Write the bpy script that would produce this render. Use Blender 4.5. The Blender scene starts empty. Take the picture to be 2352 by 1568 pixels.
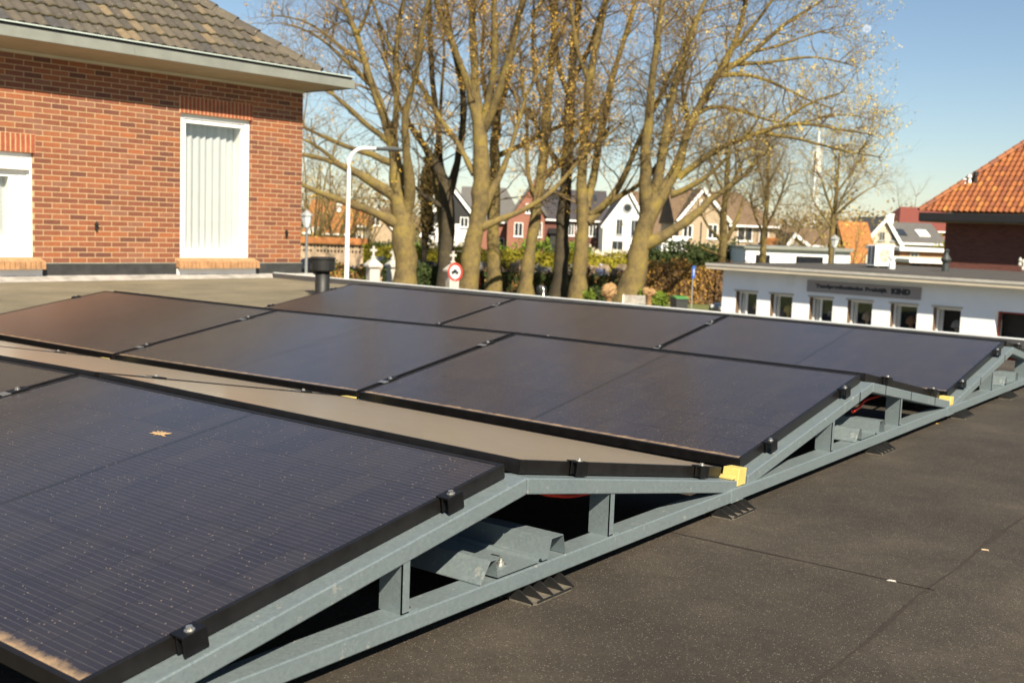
import bpy, math, random
import numpy as np
from mathutils import Vector, Matrix
rnd = random.Random(7); nr = np.random.default_rng(11)
S = bpy.context.scene; COL = S.collection
R = math.radians
# ------------------------------------------------------------------ camera
CAM = np.array([1.5067, -3.2864, 0.8472]); YAW, PIT, ROL, FPX = -0.6402, -0.1042, 0.0367, 2539.57
FW = np.array([math.sin(YAW)*math.cos(PIT), math.cos(YAW)*math.cos(PIT), math.sin(PIT)])
_r = np.array([math.cos(YAW), -math.sin(YAW), 0.]); _u = np.cross(_r, FW)
RT = math.cos(ROL)*_r + math.sin(ROL)*_u; UP = -math.sin(ROL)*_r + math.cos(ROL)*_u
cd = bpy.data.cameras.new('camera'); cam = bpy.data.objects.new('camera', cd); COL.objects.link(cam)
m = Matrix.Identity(4)
for i in range(3): m[i][0], m[i][1], m[i][2], m[i][3] = RT[i], UP[i], -FW[i], CAM[i]
cam.matrix_world = m
cd.sensor_width = 36; cd.lens = FPX/2352*36; cd.clip_start = .05; cd.clip_end = 3000
cd.dof.use_dof = True; cd.dof.focus_distance = 3.1; cd.dof.aperture_fstop = 6.2
S.camera = cam
# ------------------------------------------------------------------ light
SEL, SAZ = R(40.5), R(126)            # elevation; azimuth from +Y towards +X
SD = Vector((math.cos(SEL)*math.sin(SAZ), math.cos(SEL)*math.cos(SAZ), math.sin(SEL)))
ld = bpy.data.lights.new('sun', 'SUN'); ld.energy = 5.0; ld.angle = R(.53); ld.color = (1, .89, .70)
sun = bpy.data.objects.new('sun', ld); COL.objects.link(sun); sun.rotation_euler = SD.to_track_quat('Z', 'Y').to_euler()
sun.location = (20, -10, 12)
w = bpy.data.worlds.new('World'); S.world = w; w.use_nodes = True
nt = w.node_tree; bg = nt.nodes['Background']; sk = nt.nodes.new('ShaderNodeTexSky'); sk.sky_type = 'NISHITA'
sk.sun_disc = False; sk.sun_elevation = SEL; sk.sun_rotation = SAZ; sk.air_density = 1.0; sk.dust_density = .25; sk.ozone_density = 1.9
nt.links.new(sk.outputs[0], bg.inputs[0]); bg.inputs[1].default_value = .049
S.view_settings.view_transform = 'Standard'; S.view_settings.look = 'None'; S.view_settings.exposure = 1.15
S.render.resolution_x, S.render.resolution_y = 1024, 682
GZ = -3.0                                # street level; our flat roof is z = -0.02
# ------------------------------------------------------------------ placing helpers (photo columns and metres of depth)
def ray(x, y):
    d = FW + RT*((x-1176)/FPX) - UP*((y-784)/FPX); return d
def at(x, y, D): return CAM + ray(x, y)*D
def hy(x): return 474.9 + .0367*x
def ground(x, D):
    p = at(x, hy(x)+60, D); p[2] = GZ; return p
def zat(x, y, D): return at(x, y, D)[2]
# ------------------------------------------------------------------ materials
def nodes(name):
    mt = bpy.data.materials.new(name); mt.use_nodes = True
    t = mt.node_tree; b = t.nodes['Principled BSDF']
    return mt, t, b
def N(t, typ, **kw):
    n = t.nodes.new('ShaderNode'+typ)
    for k, v in kw.items():
        if k.startswith('i_'):
            key = k[2:]; key = int(key) if key.isdigit() else key.replace('_', ' ')
            n.inputs[key].default_value = v
        else: setattr(n, k, v)
    return n
def ramp(t, fac, stops):
    r = N(t, 'ValToRGB'); e = r.color_ramp.elements
    while len(e) < len(stops): e.new(.5)
    for q, (p, c) in zip(e, stops): q.position = p; q.color = (*c, 1) if len(c) == 3 else c
    t.links.new(fac, r.inputs[0]); return r.outputs[0]
def mix(t, fac, a, b, bt='MIX'):
    x = N(t, 'Mix', data_type='RGBA', blend_type=bt)
    for s, v in ((0, fac), (6, a), (7, b)):
        if hasattr(v, 'links') or hasattr(v, 'is_linked'): t.links.new(v, x.inputs[s])
        else: x.inputs[s].default_value = v if s == 0 else ((*v, 1) if len(v) == 3 else v)
    return x.outputs[2]
def obco(t): return N(t, 'TexCoord').outputs['Object']
def noise(t, co, scale, detail=4, rough=.55, out='Fac'):
    n = N(t, 'TexNoise', i_Scale=scale, i_Detail=detail, i_Roughness=rough); t.links.new(co, n.inputs['Vector']); return n.outputs[out]
def math_(t, op, a, b=None, clamp=False):
    n = N(t, 'Math', operation=op, use_clamp=clamp)
    for s, v in ((0, a), (1, b)):
        if v is None: continue
        if hasattr(v, 'is_linked'): t.links.new(v, n.inputs[s])
        else: n.inputs[s].default_value = v
    return n.outputs[0]
def bump(t, b, h, strength=.3, dist=.01):
    n = N(t, 'Bump', i_Strength=strength, i_Distance=dist); t.links.new(h, n.inputs['Height']); t.links.new(n.outputs[0], b.inputs['Normal'])
def plain(name, c, rough=.6, metal=0., var=.18, scale=6., bmp=0., spec=.5):
    mt, t, b = nodes(name); co = obco(t)
    f = noise(t, co, scale, 6, .62)
    d = [max(0, x*(1-var)) for x in c]; l = [min(1, x*(1+var)) for x in c]
    t.links.new(ramp(t, f, [(.3, d), (.7, l)]), b.inputs['Base Color'])
    r = N(t, 'MapRange', i_3=max(0, rough-.1), i_4=min(1, rough+.1)); t.links.new(f, r.inputs[0]); t.links.new(r.outputs[0], b.inputs['Roughness'])
    b.inputs['Metallic'].default_value = metal; b.inputs['Specular IOR Level'].default_value = spec
    if bmp: bump(t, b, noise(t, co, scale*6, 4), bmp)
    return mt
def bricks(name, cols, mortar, bw=.22, rh=.0655, ms=.007, axis='xz', rough=.85):
    mt, t, b = nodes(name); sx = N(t, 'SeparateXYZ'); t.links.new(obco(t), sx.inputs[0]); cx = N(t, 'CombineXYZ')
    t.links.new(sx.outputs['XYZ'.index(axis[0].upper())], cx.inputs[0]); t.links.new(sx.outputs['XYZ'.index(axis[1].upper())], cx.inputs[1])
    br = N(t, 'TexBrick', offset=.5, i_Color1=(0, 0, 0, 1), i_Color2=(1, 1, 1, 1), i_Mortar=(.5, .5, .5, 1), i_Scale=1., i_Mortar_Size=ms, i_Mortar_Smooth=.15, i_Bias=0., i_Brick_Width=bw, i_Row_Height=rh)
    t.links.new(cx.outputs[0], br.inputs['Vector'])
    c = ramp(t, br.outputs['Color'], [(i/(len(cols)-1)*.9+.05, q) for i, q in enumerate(cols)])
    n1 = noise(t, obco(t), 14, 5, .7); c = mix(t, .55, c, ramp(t, n1, [(.3, (.5, .5, .5)), (.7, (1, 1, 1))]), 'MULTIPLY')
    n2 = noise(t, obco(t), .8, 4, .6); mo = mix(t, n2, [x*.8 for x in mortar], mortar)
    c = mix(t, br.outputs['Fac'], c, mo)
    t.links.new(c, b.inputs['Base Color']); b.inputs['Roughness'].default_value = rough
    h = math_(t, 'SUBTRACT', math_(t, 'MULTIPLY', n1, .3), br.outputs['Fac']); bump(t, b, h, .6, .008)
    return mt
M = {}
def galv():
    mt, t, b = nodes('galvanised_steel'); co = obco(t); v = N(t, 'TexVoronoi', i_Scale=170.); t.links.new(co, v.inputs['Vector']); sc = N(t, 'SeparateColor'); t.links.new(v.outputs['Color'], sc.inputs[0])
    f = noise(t, co, 5., 6, .65); g = mix(t, .5, ramp(t, f, [(.3, (.165, .208, .226)), (.7, (.20, .243, .258))]), ramp(t, sc.outputs[0], [(0, (.17, .212, .23)), (1, (.21, .252, .268))]))
    sm = noise(t, co, 22., 6, .75); g = mix(t, math_(t, 'MULTIPLY', math_(t, 'GREATER_THAN', sm, .63), .35), g, (.50, .48, .40)); t.links.new(g, b.inputs['Base Color'])
    b.inputs['Metallic'].default_value = .45; r = N(t, 'MapRange', i_3=.38, i_4=.58); t.links.new(sc.outputs[1], r.inputs[0]); t.links.new(r.outputs[0], b.inputs['Roughness']); bump(t, b, sm, .06); return mt
M['galv'] = galv()
M['black_metal'] = plain('black_anodised', (.012, .011, .011), .38, .4, .3, 20)
M['clamp'] = plain('clamp_black', (.009, .009, .010), .42, .5, .3, 30)
M['bolt'] = plain('zinc_bolt', (.62, .6, .55), .3, .9, .1, 40)
M['yellow'] = plain('yellow_plastic', (.50, .40, .12), .5, 0, .12, 20)
M['black_plastic'] = plain('black_plastic', (.010, .010, .010), .55, 0, .35, 40, .05)
M['foot_dust'] = plain('dusty_plastic', (.10, .085, .065), .8, 0, .4, 60, .1)
M['red_cable'] = plain('red_cable', (.7, .04, .02), .45, 0, .1)
M['alu'] = plain('aluminium_trim', (.58, .60, .59), .5, .35, .1, 3, .03)
M['zinc'] = plain('zinc_fascia', (.21, .22, .195), .55, .2, .14, 3, .04)
M['zinc_lip'] = plain('zinc_lip', (.62, .70, .64), .4, .4, .08, 5)
M['bitumen_black'] = plain('bitumen_flashing', (.03, .03, .03), .6, 0, .3, 8, .1)
M['white_paint'] = plain('white_paint', (.80, .80, .78), .45, 0, .04, 3)
M['cream'] = plain('cream_render', (.50, .44, .34), .8, 0, .08, 2)
M['white_wall'] = plain('white_render', (.86, .865, .87), .8, 0, .05, 1.2, .03)
M['soffit'] = plain('soffit_board', (.40, .32, .22), .7, 0, .1, 4)
M['curtain'] = plain('net_curtain', (.46, .49, .51), .9, 0, .04, 6)
M['dark'] = plain('dark_void', (.012, .012, .013), .6, 0, .2)
M['dark_red'] = plain('dark_red_paint', (.18, .02, .015), .4, 0, .15)
M['grey_paint'] = plain('grey_paint', (.30, .31, .31), .5, .2, .1)
M['lamp_glass'] = plain('lamp_glass', (.5, .53, .53), .25, 0, .08)
M['sign_grey'] = plain('sign_grey', (.32, .28, .265), .55, 0, .05, 2)
M['letters'] = plain('letters_dark', (.025, .025, .028), .5, 0, .1)
M['roof_dark'] = plain('dark_roof_tiles', (.045, .04, .045), .7, 0, .25, 6, .15)
M['roof_grey'] = plain('grey_roof_tiles', (.10, .095, .09), .75, 0, .25, 5, .15)
M['roof_brown'] = plain('brown_roof_tiles', (.13, .085, .05), .8, 0, .25, 4, .15)
M['roof_orange'] = plain('orange_roof_tiles', (.30, .115, .03), .8, 0, .22, 5, .2)
M['roof_red'] = plain('red_roof_tiles', (.16, .04, .028), .8, 0, .2, 4, .15)
M['stone_white'] = plain('white_stone', (.42, .40, .36), .8, 0, .12, 5, .1)
M['stone_grey'] = plain('grey_stone', (.30, .28, .26), .7, 0, .3, 6, .1)
M['stone_tan'] = plain('tan_stone', (.45, .33, .22), .75, 0, .25, 6, .1)
M['tarmac'] = plain('tarmac', (.075, .072, .068), .9, 0, .25, 9, .1)
M['paving'] = plain('brick_paving', (.22, .15, .11), .9, 0, .3, 5, .1)
M['grass'] = plain('grass_ground', (.10, .11, .03), .95, 0, .4, 3, .2)
M['blue_sign'] = plain('blue_sign', (.02, .14, .62), .4, 0, .05)
M['red_sign'] = plain('red_sign', (.62, .06, .04), .45, 0, .05)
M['car_dark'] = plain('dark_car_paint', (.008, .010, .014), .3, .0, .1)
M['rubber'] = plain('rubber', (.02, .02, .02), .8, 0, .2)
M['bin'] = plain('bin_grey', (.035, .04, .04), .5, 0, .15)
M['bin_green'] = plain('bin_lid_green', (.06, .20, .05), .5, 0, .15)
M['wood_pale'] = plain('cut_wood', (.27, .165, .07), .8, 0, .2, 14, .2)
M['wood_brown'] = plain('timber', (.25, .12, .05), .75, 0, .2, 5)
M['pane'] = plain('window_glass', (.03, .035, .04), .08, 0, .3, 2)
M['skin'] = plain('skin', (.55, .33, .24), .6, 0, .05)
M['hair_grey'] = plain('grey_hair', (.6, .58, .55), .8)
M['hair_ginger'] = plain('ginger_hair', (.35, .14, .05), .8)
M['coat_blue'] = plain('blue_grey_coat', (.12, .14, .24), .85)
M['coat_brown'] = plain('brown_coat', (.20, .11, .07), .85)
M['trousers_tan'] = plain('tan_trousers', (.42, .32, .22), .85)
M['trousers_dark'] = plain('dark_trousers', (.05, .05, .07), .85)
M['mast'] = plain('mast_white', (.75, .78, .8), .5, .1, .05)
M['moss'] = plain('moss', (.05, .042, .018), .95, 0, .5, 30, .4)
M['dropping'] = plain('dried_dropping', (.34, .225, .12), .9, 0, .35, 60, .2)
M['soil'] = plain('brown_soil', (.020, .013, .009), .95, 0, .35, 40, .3)
M['brick_main'] = bricks('red_brick', [(.13, .046, .030), (.235, .076, .033), (.18, .060, .035), (.30, .096, .036), (.22, .092, .056)], (.44, .31, .17), ms=.0052)
M['brick_dark'] = bricks('dark_red_brick', [(.11, .032, .024), (.17, .05, .036), (.14, .042, .032)], (.13, .09, .07), ms=.006)
M['brick_far'] = bricks('brown_red_brick', [(.22, .07, .045), (.30, .10, .06), (.26, .085, .055)], (.3, .2, .15))
M['brick_tan'] = bricks('tan_brick', [(.34, .25, .16), (.42, .32, .21), (.38, .27, .18)], (.45, .38, .28))
M['brick_soldier'] = plain('header_brick', (.26, .068, .032), .85, 0, .3, 12, .2)
M['brick_sill'] = plain('sill_brick', (.33, .18, .085), .85, 0, .3, 12, .2)
M['mortar'] = plain('mortar', (.46, .32, .17), .9)

def bark(name, a, b_, c):
    mt, t, b = nodes(name); co = obco(t)
    f = noise(t, co, 1.0, 8, .72); g = noise(t, co, 6., 7, .75)
    c1 = ramp(t, f, [(.32, a), (.5, b_), (.68, c)]); c2 = ramp(t, g, [(.3, (.45, .45, .45)), (.62, (1, 1, 1))])
    t.links.new(mix(t, .7, c1, c2, 'MULTIPLY'), b.inputs['Base Color']); b.inputs['Roughness'].default_value = .9
    bump(t, b, g, .9, .05); return mt
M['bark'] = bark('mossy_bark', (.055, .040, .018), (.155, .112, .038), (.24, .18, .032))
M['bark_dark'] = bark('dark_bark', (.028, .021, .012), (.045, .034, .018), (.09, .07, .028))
M['twig'] = plain('twig_bark', (.15, .10, .038), .9, 0, .3, 2)
M['twig_pale'] = plain('pale_twig', (.19, .14, .06), .9, 0, .3, 1)
M['bud_orange'] = plain('orange_buds', (.50, .31, .05), .8, 0, .3, .5)
M['bud_yellow'] = plain('yellow_buds', (.47, .35, .075), .8, 0, .25, .5)
def leafmat(name, c, var=.45, sc=2.):
    mt = plain(name, c, .75, 0, var, sc); t = mt.node_tree; b = t.nodes['Principled BSDF']
    b.inputs['Specular IOR Level'].default_value = .2; return mt
M['hedge_green'] = leafmat('hedge_leaves', (.24, .21, .02)); M['hedge_dark'] = leafmat('dark_leaves', (.035, .05, .014))
M['hedge_mid'] = leafmat('clipped_shrub_leaves', (.12, .17, .02)); M['hedge_brown'] = leafmat('dry_beech_leaves', (.24, .13, .04))
M['hedge_gold'] = leafmat('golden_dry_leaves', (.46, .27, .06)); M['hedge_maroon'] = leafmat('dull_brown_leaves', (.15, .09, .045))
M['blossom'] = leafmat('white_blossom', (.62, .56, .42), .25); M['conifer'] = leafmat('bronze_conifer', (.085, .06, .018))

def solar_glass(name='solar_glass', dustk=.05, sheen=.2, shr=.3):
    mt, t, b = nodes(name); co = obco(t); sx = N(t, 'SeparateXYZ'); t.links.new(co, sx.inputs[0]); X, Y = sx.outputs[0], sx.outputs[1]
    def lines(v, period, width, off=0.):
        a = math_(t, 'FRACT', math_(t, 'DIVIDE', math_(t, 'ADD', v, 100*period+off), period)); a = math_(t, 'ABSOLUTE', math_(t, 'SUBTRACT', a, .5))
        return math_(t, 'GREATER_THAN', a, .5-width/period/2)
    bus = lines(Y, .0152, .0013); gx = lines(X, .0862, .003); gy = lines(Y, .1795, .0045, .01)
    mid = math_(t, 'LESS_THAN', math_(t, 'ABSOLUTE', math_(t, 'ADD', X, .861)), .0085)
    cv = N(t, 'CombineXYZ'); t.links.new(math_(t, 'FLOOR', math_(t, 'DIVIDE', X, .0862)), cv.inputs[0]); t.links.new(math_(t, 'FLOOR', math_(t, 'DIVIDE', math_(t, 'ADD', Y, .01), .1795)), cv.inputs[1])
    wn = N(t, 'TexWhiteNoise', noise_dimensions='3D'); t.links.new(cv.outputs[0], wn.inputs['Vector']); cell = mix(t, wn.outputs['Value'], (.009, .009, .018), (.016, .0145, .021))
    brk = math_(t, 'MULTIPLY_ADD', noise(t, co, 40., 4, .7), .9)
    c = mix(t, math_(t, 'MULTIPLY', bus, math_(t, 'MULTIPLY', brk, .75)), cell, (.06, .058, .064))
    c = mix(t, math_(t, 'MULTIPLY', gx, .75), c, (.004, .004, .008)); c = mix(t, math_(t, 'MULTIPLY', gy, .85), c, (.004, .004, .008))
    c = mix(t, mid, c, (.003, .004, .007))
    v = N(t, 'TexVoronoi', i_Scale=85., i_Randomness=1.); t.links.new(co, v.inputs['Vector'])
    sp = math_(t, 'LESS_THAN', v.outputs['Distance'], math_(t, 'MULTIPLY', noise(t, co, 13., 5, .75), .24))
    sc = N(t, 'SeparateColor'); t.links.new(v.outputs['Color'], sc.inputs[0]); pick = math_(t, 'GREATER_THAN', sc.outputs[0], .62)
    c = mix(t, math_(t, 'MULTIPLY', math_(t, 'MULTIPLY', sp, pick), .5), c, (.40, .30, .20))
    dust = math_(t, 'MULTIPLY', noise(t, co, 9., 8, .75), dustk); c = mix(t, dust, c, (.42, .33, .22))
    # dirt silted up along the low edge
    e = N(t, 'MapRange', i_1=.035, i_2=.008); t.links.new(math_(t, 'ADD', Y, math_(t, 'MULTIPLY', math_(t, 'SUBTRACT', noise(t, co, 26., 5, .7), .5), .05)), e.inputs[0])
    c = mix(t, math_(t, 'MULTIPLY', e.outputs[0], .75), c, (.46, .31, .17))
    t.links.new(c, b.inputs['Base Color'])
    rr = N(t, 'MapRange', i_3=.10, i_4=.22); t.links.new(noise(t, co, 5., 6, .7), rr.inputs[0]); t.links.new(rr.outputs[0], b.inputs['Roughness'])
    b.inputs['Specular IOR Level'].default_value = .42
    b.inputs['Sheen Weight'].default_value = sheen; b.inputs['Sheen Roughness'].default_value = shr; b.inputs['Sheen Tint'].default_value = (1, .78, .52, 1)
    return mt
M['glass_solar'] = solar_glass(); M['glass_dusty_grazing'] = solar_glass('dusty_grazing_solar_glass', .34, .5, .35)  # back-slope copy: dust plus grazing-angle tan put into colour and sheen

def felt(name, dark, mid, lite, glint):
    mt, t, b = nodes(name); co = obco(t)
    f = noise(t, co, 1.3, 9, .68); g = noise(t, co, 190., 4, .75); k = noise(t, co, 38., 5, .7)
    c = ramp(t, f, [(.36, dark), (.52, mid), (.66, lite)])
    c = mix(t, .75, c, ramp(t, g, [(.3, (.35, .35, .35)), (.7, (1.25, 1.2, 1.1))]), 'MULTIPLY'); c = mix(t, .4, c, ramp(t, k, [(.3, (.5, .5, .5)), (.7, (1.1, 1.1, 1.1))]), 'MULTIPLY')
    v = N(t, 'TexVoronoi', i_Scale=330.); t.links.new(co, v.inputs['Vector']); sc = N(t, 'SeparateColor'); t.links.new(v.outputs['Color'], sc.inputs[0])
    s = math_(t, 'MULTIPLY', math_(t, 'GREATER_THAN', sc.outputs[0], .94), math_(t, 'LESS_THAN', v.outputs['Distance'], .42))
    c = mix(t, math_(t, 'MULTIPLY', s, .3), c, glint)
    t.links.new(c, b.inputs['Base Color']); b.inputs['Roughness'].default_value = .8; b.inputs['Specular IOR Level'].default_value = .35
    bump(t, b, g, .7, .004); return mt
M['felt'] = felt('mineral_felt', (.034, .028, .022), (.052, .043, .034), (.078, .065, .050), (.5, .45, .36))
M['felt_dark'] = plain('dark_roof_felt', (.05, .046, .042), .85, 0, .25, 3, .1)
M['felt_pale'] = felt('pale_felt', (.15, .134, .096), (.20, .176, .124), (.25, .22, .155), (.5, .46, .38))

def tile_mat():
    mt, t, b = nodes('concrete_tiles'); co = obco(t); a = N(t, 'Attribute', attribute_name='tone')
    c = ramp(t, a.outputs['Fac'], [(0, (.060, .052, .045)), (.35, (.082, .071, .058)), (.62, (.10, .086, .066)), (.82, (.05, .05, .055)), (.95, (.17, .13, .08))])
    n = noise(t, co, 8, 7, .75); c = mix(t, .7, c, ramp(t, n, [(.28, (.4, .38, .34)), (.7, (1.15, 1.1, 1)) ]), 'MULTIPLY')
    l = math_(t, 'GREATER_THAN', noise(t, co, 34, 4, .6), .68); c = mix(t, math_(t, 'MULTIPLY', l, .6), c, (.42, .38, .27))
    t.links.new(c, b.inputs['Base Color']); b.inputs['Roughness'].default_value = .85; bump(t, b, n, .4, .01); return mt
M['tiles'] = tile_mat()
def pantile_mat():
    mt, t, b = nodes('orange_pantiles'); a = N(t, 'Attribute', attribute_name='tone')
    c = ramp(t, a.outputs['Fac'], [(0, (.17, .045, .013)), (.5, (.25, .072, .016)), (.85, (.31, .10, .02)), (1, (.36, .15, .028))])
    n = noise(t, obco(t), 9, 5, .7); c = mix(t, .5, c, ramp(t, n, [(.3, (.5, .5, .5)), (.7, (1, 1, 1))]), 'MULTIPLY')
    t.links.new(c, b.inputs['Base Color']); b.inputs['Roughness'].default_value = .7; return mt
M['pantiles'] = pantile_mat()

# ------------------------------------------------------------------ mesh builder
class MB:
    def __init__(s): s.v = []; s.f = []; s.tone = None
    def add(s, vs, fs):
        o = len(s.v); s.v += [tuple(map(float, p)) for p in vs]; s.f += [tuple(i+o for i in f) for f in fs]; return s
    def box(s, a, b):
        (x0, y0, z0), (x1, y1, z1) = a, b
        vs = [(x, y, z) for z in (z0, z1) for y in (y0, y1) for x in (x0, x1)]
        return s.add(vs, [(0, 2, 3, 1), (4, 5, 7, 6), (0, 1, 5, 4), (2, 6, 7, 3), (0, 4, 6, 2), (1, 3, 7, 5)])
    def obox(s, c, ax, ay, az, h):       # oriented box: centre, unit axes, half sizes
        c, ax, ay, az = map(np.array, (c, ax, ay, az))
        vs = [c+ax*h[0]*i+ay*h[1]*j+az*h[2]*k for k in (-1, 1) for j in (-1, 1) for i in (-1, 1)]
        return s.add(vs, [(0, 2, 3, 1), (4, 5, 7, 6), (0, 1, 5, 4), (2, 6, 7, 3), (0, 4, 6, 2), (1, 3, 7, 5)])
    def prism(s, poly, e):               # planar polygon (3d points) pushed along e
        e = np.array(e, float); n = len(poly); p = [np.array(q, float) for q in poly]
        return s.add(p+[q+e for q in p], [tuple(range(n))[::-1], tuple(range(n, 2*n))]+[(i, (i+1) % n, n+(i+1) % n, n+i) for i in range(n)])
    def lathe(s, prof, c=(0, 0, 0), n=16):
        vs = []; fs = []
        for r, z in prof:
            for k in range(n): a = 2*math.pi*k/n; vs.append((c[0]+r*math.cos(a), c[1]+r*math.sin(a), c[2]+z))
        for j in range(len(prof)-1):
            for k in range(n): fs.append((j*n+k, j*n+(k+1) % n, (j+1)*n+(k+1) % n, (j+1)*n+k))
        fs += [tuple(range(n))[::-1], tuple(range((len(prof)-1)*n, len(prof)*n))]
        return s.add(vs, fs)
    def tube(s, pts, rad, n=8):
        pts = np.array(pts, float)[None]; rr = np.broadcast_to(np.array(rad, float), pts.shape[1])[None]
        v, f = tubes(pts, rr, n, caps=True); return s.add(v, f)
    def build(s, name, mat, parent=None, smooth=False, bevel=0., co=None):
        return mk(name, s.v, s.f, mat, parent, smooth, bevel, co, s.tone)
def mk(name, v, f, mat, parent=None, smooth=False, bevel=0., origin=None, tone=None):
    me = bpy.data.meshes.new(name); o = bpy.data.objects.new(name, me); COL.objects.link(o)
    v = np.array(v, float)
    if parent is not None:
        o.parent = parent; base = np.array(worldloc(parent)); v = v-base
    elif origin is not None: o.location = origin; v = v-np.array(origin)
    me.from_pydata(v.tolist(), [], [tuple(int(i) for i in q) for q in f]); me.materials.append(M[mat] if isinstance(mat, str) else mat)
    if smooth: me.polygons.foreach_set('use_smooth', [True]*len(me.polygons))
    if tone is not None: me.attributes.new('tone', 'FLOAT', 'FACE').data.foreach_set('value', tone)
    if bevel:
        b = o.modifiers.new('bevel', 'BEVEL'); b.width = bevel; b.segments = 2; b.limit_method = 'ANGLE'
    me.update(); return o
def worldloc(o):
    l = Vector((0, 0, 0))
    while o is not None: l = l+o.location; o = o.parent
    return l
def fast(name, v, f, mat, parent=None, smooth=True):   # large numpy meshes, faces all with the same vertex count
    me = bpy.data.meshes.new(name); o = bpy.data.objects.new(name, me); COL.objects.link(o)
    v = np.asarray(v, np.float32)
    if parent is not None: o.parent = parent; v = v-np.array(worldloc(parent), np.float32)
    f = np.asarray(f, np.int32); n, k = f.shape
    me.vertices.add(len(v)); me.vertices.foreach_set('co', v.ravel()); me.loops.add(n*k); me.loops.foreach_set('vertex_index', f.ravel())
    me.polygons.add(n); me.polygons.foreach_set('loop_start', np.arange(0, n*k, k, dtype=np.int32)); me.polygons.foreach_set('loop_total', np.full(n, k, np.int32))
    me.polygons.foreach_set('use_smooth', np.full(n, smooth)); me.materials.append(M[mat]); me.update(calc_edges=True); return o
def tubes(P, Rr, k, caps=False):
    P = np.asarray(P, float); Nn, n, _ = P.shape
    T = np.gradient(P, axis=1); T /= np.linalg.norm(T, axis=2, keepdims=True)+1e-9
    mean = T.mean(1); ref = np.where(np.abs(mean[:, 2:3]) > .75, np.array([[1., .13, 0]]), np.array([[.05, 0, 1.]]))
    A = np.cross(T, ref[:, None, :]); A /= np.linalg.norm(A, axis=2, keepdims=True)+1e-9; B = np.cross(T, A)
    a = np.arange(k)*2*np.pi/k
    V = P[:, :, None, :] + Rr[:, :, None, None]*(A[:, :, None, :]*np.cos(a)[None, None, :, None]+B[:, :, None, :]*np.sin(a)[None, None, :, None])
    idx = np.arange(Nn*n*k).reshape(Nn, n, k); j = np.roll(idx, -1, axis=2)
    F = np.stack([idx[:, :-1], j[:, :-1], j[:, 1:], idx[:, 1:]], -1).reshape(-1, 4)
    if caps:
        fl = [tuple(q) for q in F]
        for q in range(Nn): fl.append(tuple(idx[q, 0])); fl.append(tuple(idx[q, -1][::-1]))
        return V.reshape(-1, 3), fl
    return V.reshape(-1, 3), F
def tag(o, label=None, cat=None, group=None, kind=None):
    if label: o['label'] = label
    if cat: o['category'] = cat
    if group: o['group'] = group
    if kind: o['kind'] = kind
    return o
def thing(name, label, cat, loc=(0, 0, 0), group=None):
    o = bpy.data.objects.new(name, None); COL.objects.link(o); o.location = tuple(map(float, loc)); o.empty_display_size = .1
    return tag(o, label, cat, group)
def dup(root, loc=None, label=None, mat=None):
    r = root.copy(); COL.objects.link(r)
    if loc is not None: r.location = loc
    if mat is not None: r.matrix_world = mat
    if label: r['label'] = label
    for ch in list(root.children):
        c = ch.copy(); COL.objects.link(c); c.parent = r
        for g in list(ch.children):
            d = g.copy(); COL.objects.link(d); d.parent = c
    return r
def onx(px, py, x):
    d = ray(px, py); return CAM+d*((x-CAM[0])/d[0])
def onz(px, py, z):
    d = ray(px, py); return CAM+d*((z-CAM[2])/d[2])
# ================================================================== the ground and our roof
g = MB().add([(-900, -300, GZ), (700, -300, GZ), (700, 1400, GZ), (-900, 1400, GZ)], [(0, 1, 2, 3)]).build('ground', 'grass'); tag(g, kind='structure')
VL = lambda x: 6.72-.063*(x+.58)                  # the roof edge line
ring = lambda z: [(-14, -9, z), (9, -9, z), (9, VL(9), z), (-14, VL(-14), z)]
o = MB().prism(ring(-.32), (0, 0, .30)).build('flat_roof', 'felt'); tag(o, kind='structure')
o = MB().prism([(-13.9, -8.9, GZ), (8.9, -8.9, GZ), (8.9, VL(9)-.15, GZ), (-13.9, VL(-14)-.15, GZ)], (0, 0, -GZ-.33)).build('roof_building_wall', 'brick_main')
tag(o, 'brick walls of the low building carrying the flat roof', 'wall')
o = MB().prism([(-10.9, -6, -.019), (-5.75, -6, -.019), (-5.62, 2, -.019), (-5.7, VL(-5.7)-.12, -.019), (-10.6, VL(-10.6)-.12, -.019)], (0, 0, .011)).build('pale_roof_felt', 'felt_pale'); tag(o, kind='structure')  # separate sheet of paler tan felt towards the house
# lap seams with soil in them
def seam(pts, wd):
    b = MB(); n = len(pts); L_ = []; R_ = []
    for i, (x, y) in enumerate(pts):
        q = np.array(pts[min(i+1, n-1)])-np.array(pts[max(i-1, 0)]); q = q/np.linalg.norm(q); nn = np.array([-q[1], q[0]])
        ww = wd*(.35+.5*rnd.random()+max(0, math.sin(i*.09+x)*math.sin(i*.031))*1.3); p = np.array([x, y])+nn*rnd.uniform(-1, 1)*wd*.12
        L_.append((*(p+nn*ww/2), -.0185)); R_.append((*(p-nn*ww/2), -.0185))
    b.add(L_+R_, [(i, n+i, n+i+1, i+1) for i in range(n-1)]); return b
for pts, wd in (([(.0+.765*i/60, -.483) for i in range(61)], .010), ([(.757+.006*math.sin(i*.035)+.004*math.sin(i*.13), -2.6+7.6*i/500) for i in range(501)], .011),
                ([(3.2+.01*math.sin(i*.3), -3+8*i/200) for i in range(201)], .01), ([(-8.3+.02*math.sin(i*.4), -2+9*i/160) for i in range(161)], .012)):
    o = seam(pts, wd).build('roof_seam', 'soil'); tag(o, kind='structure')
    if pts[0][0] < -8: o.location.z = .0115
lap = MB().prism([(.765, -3.2, -.0205), (1.85, -3.2, -.0205), (1.85, 6.4, -.0205), (.765, 6.4, -.0205)], (0, 0, .0015)).build('felt_strip', 'felt'); tag(lap, kind='structure')
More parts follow.
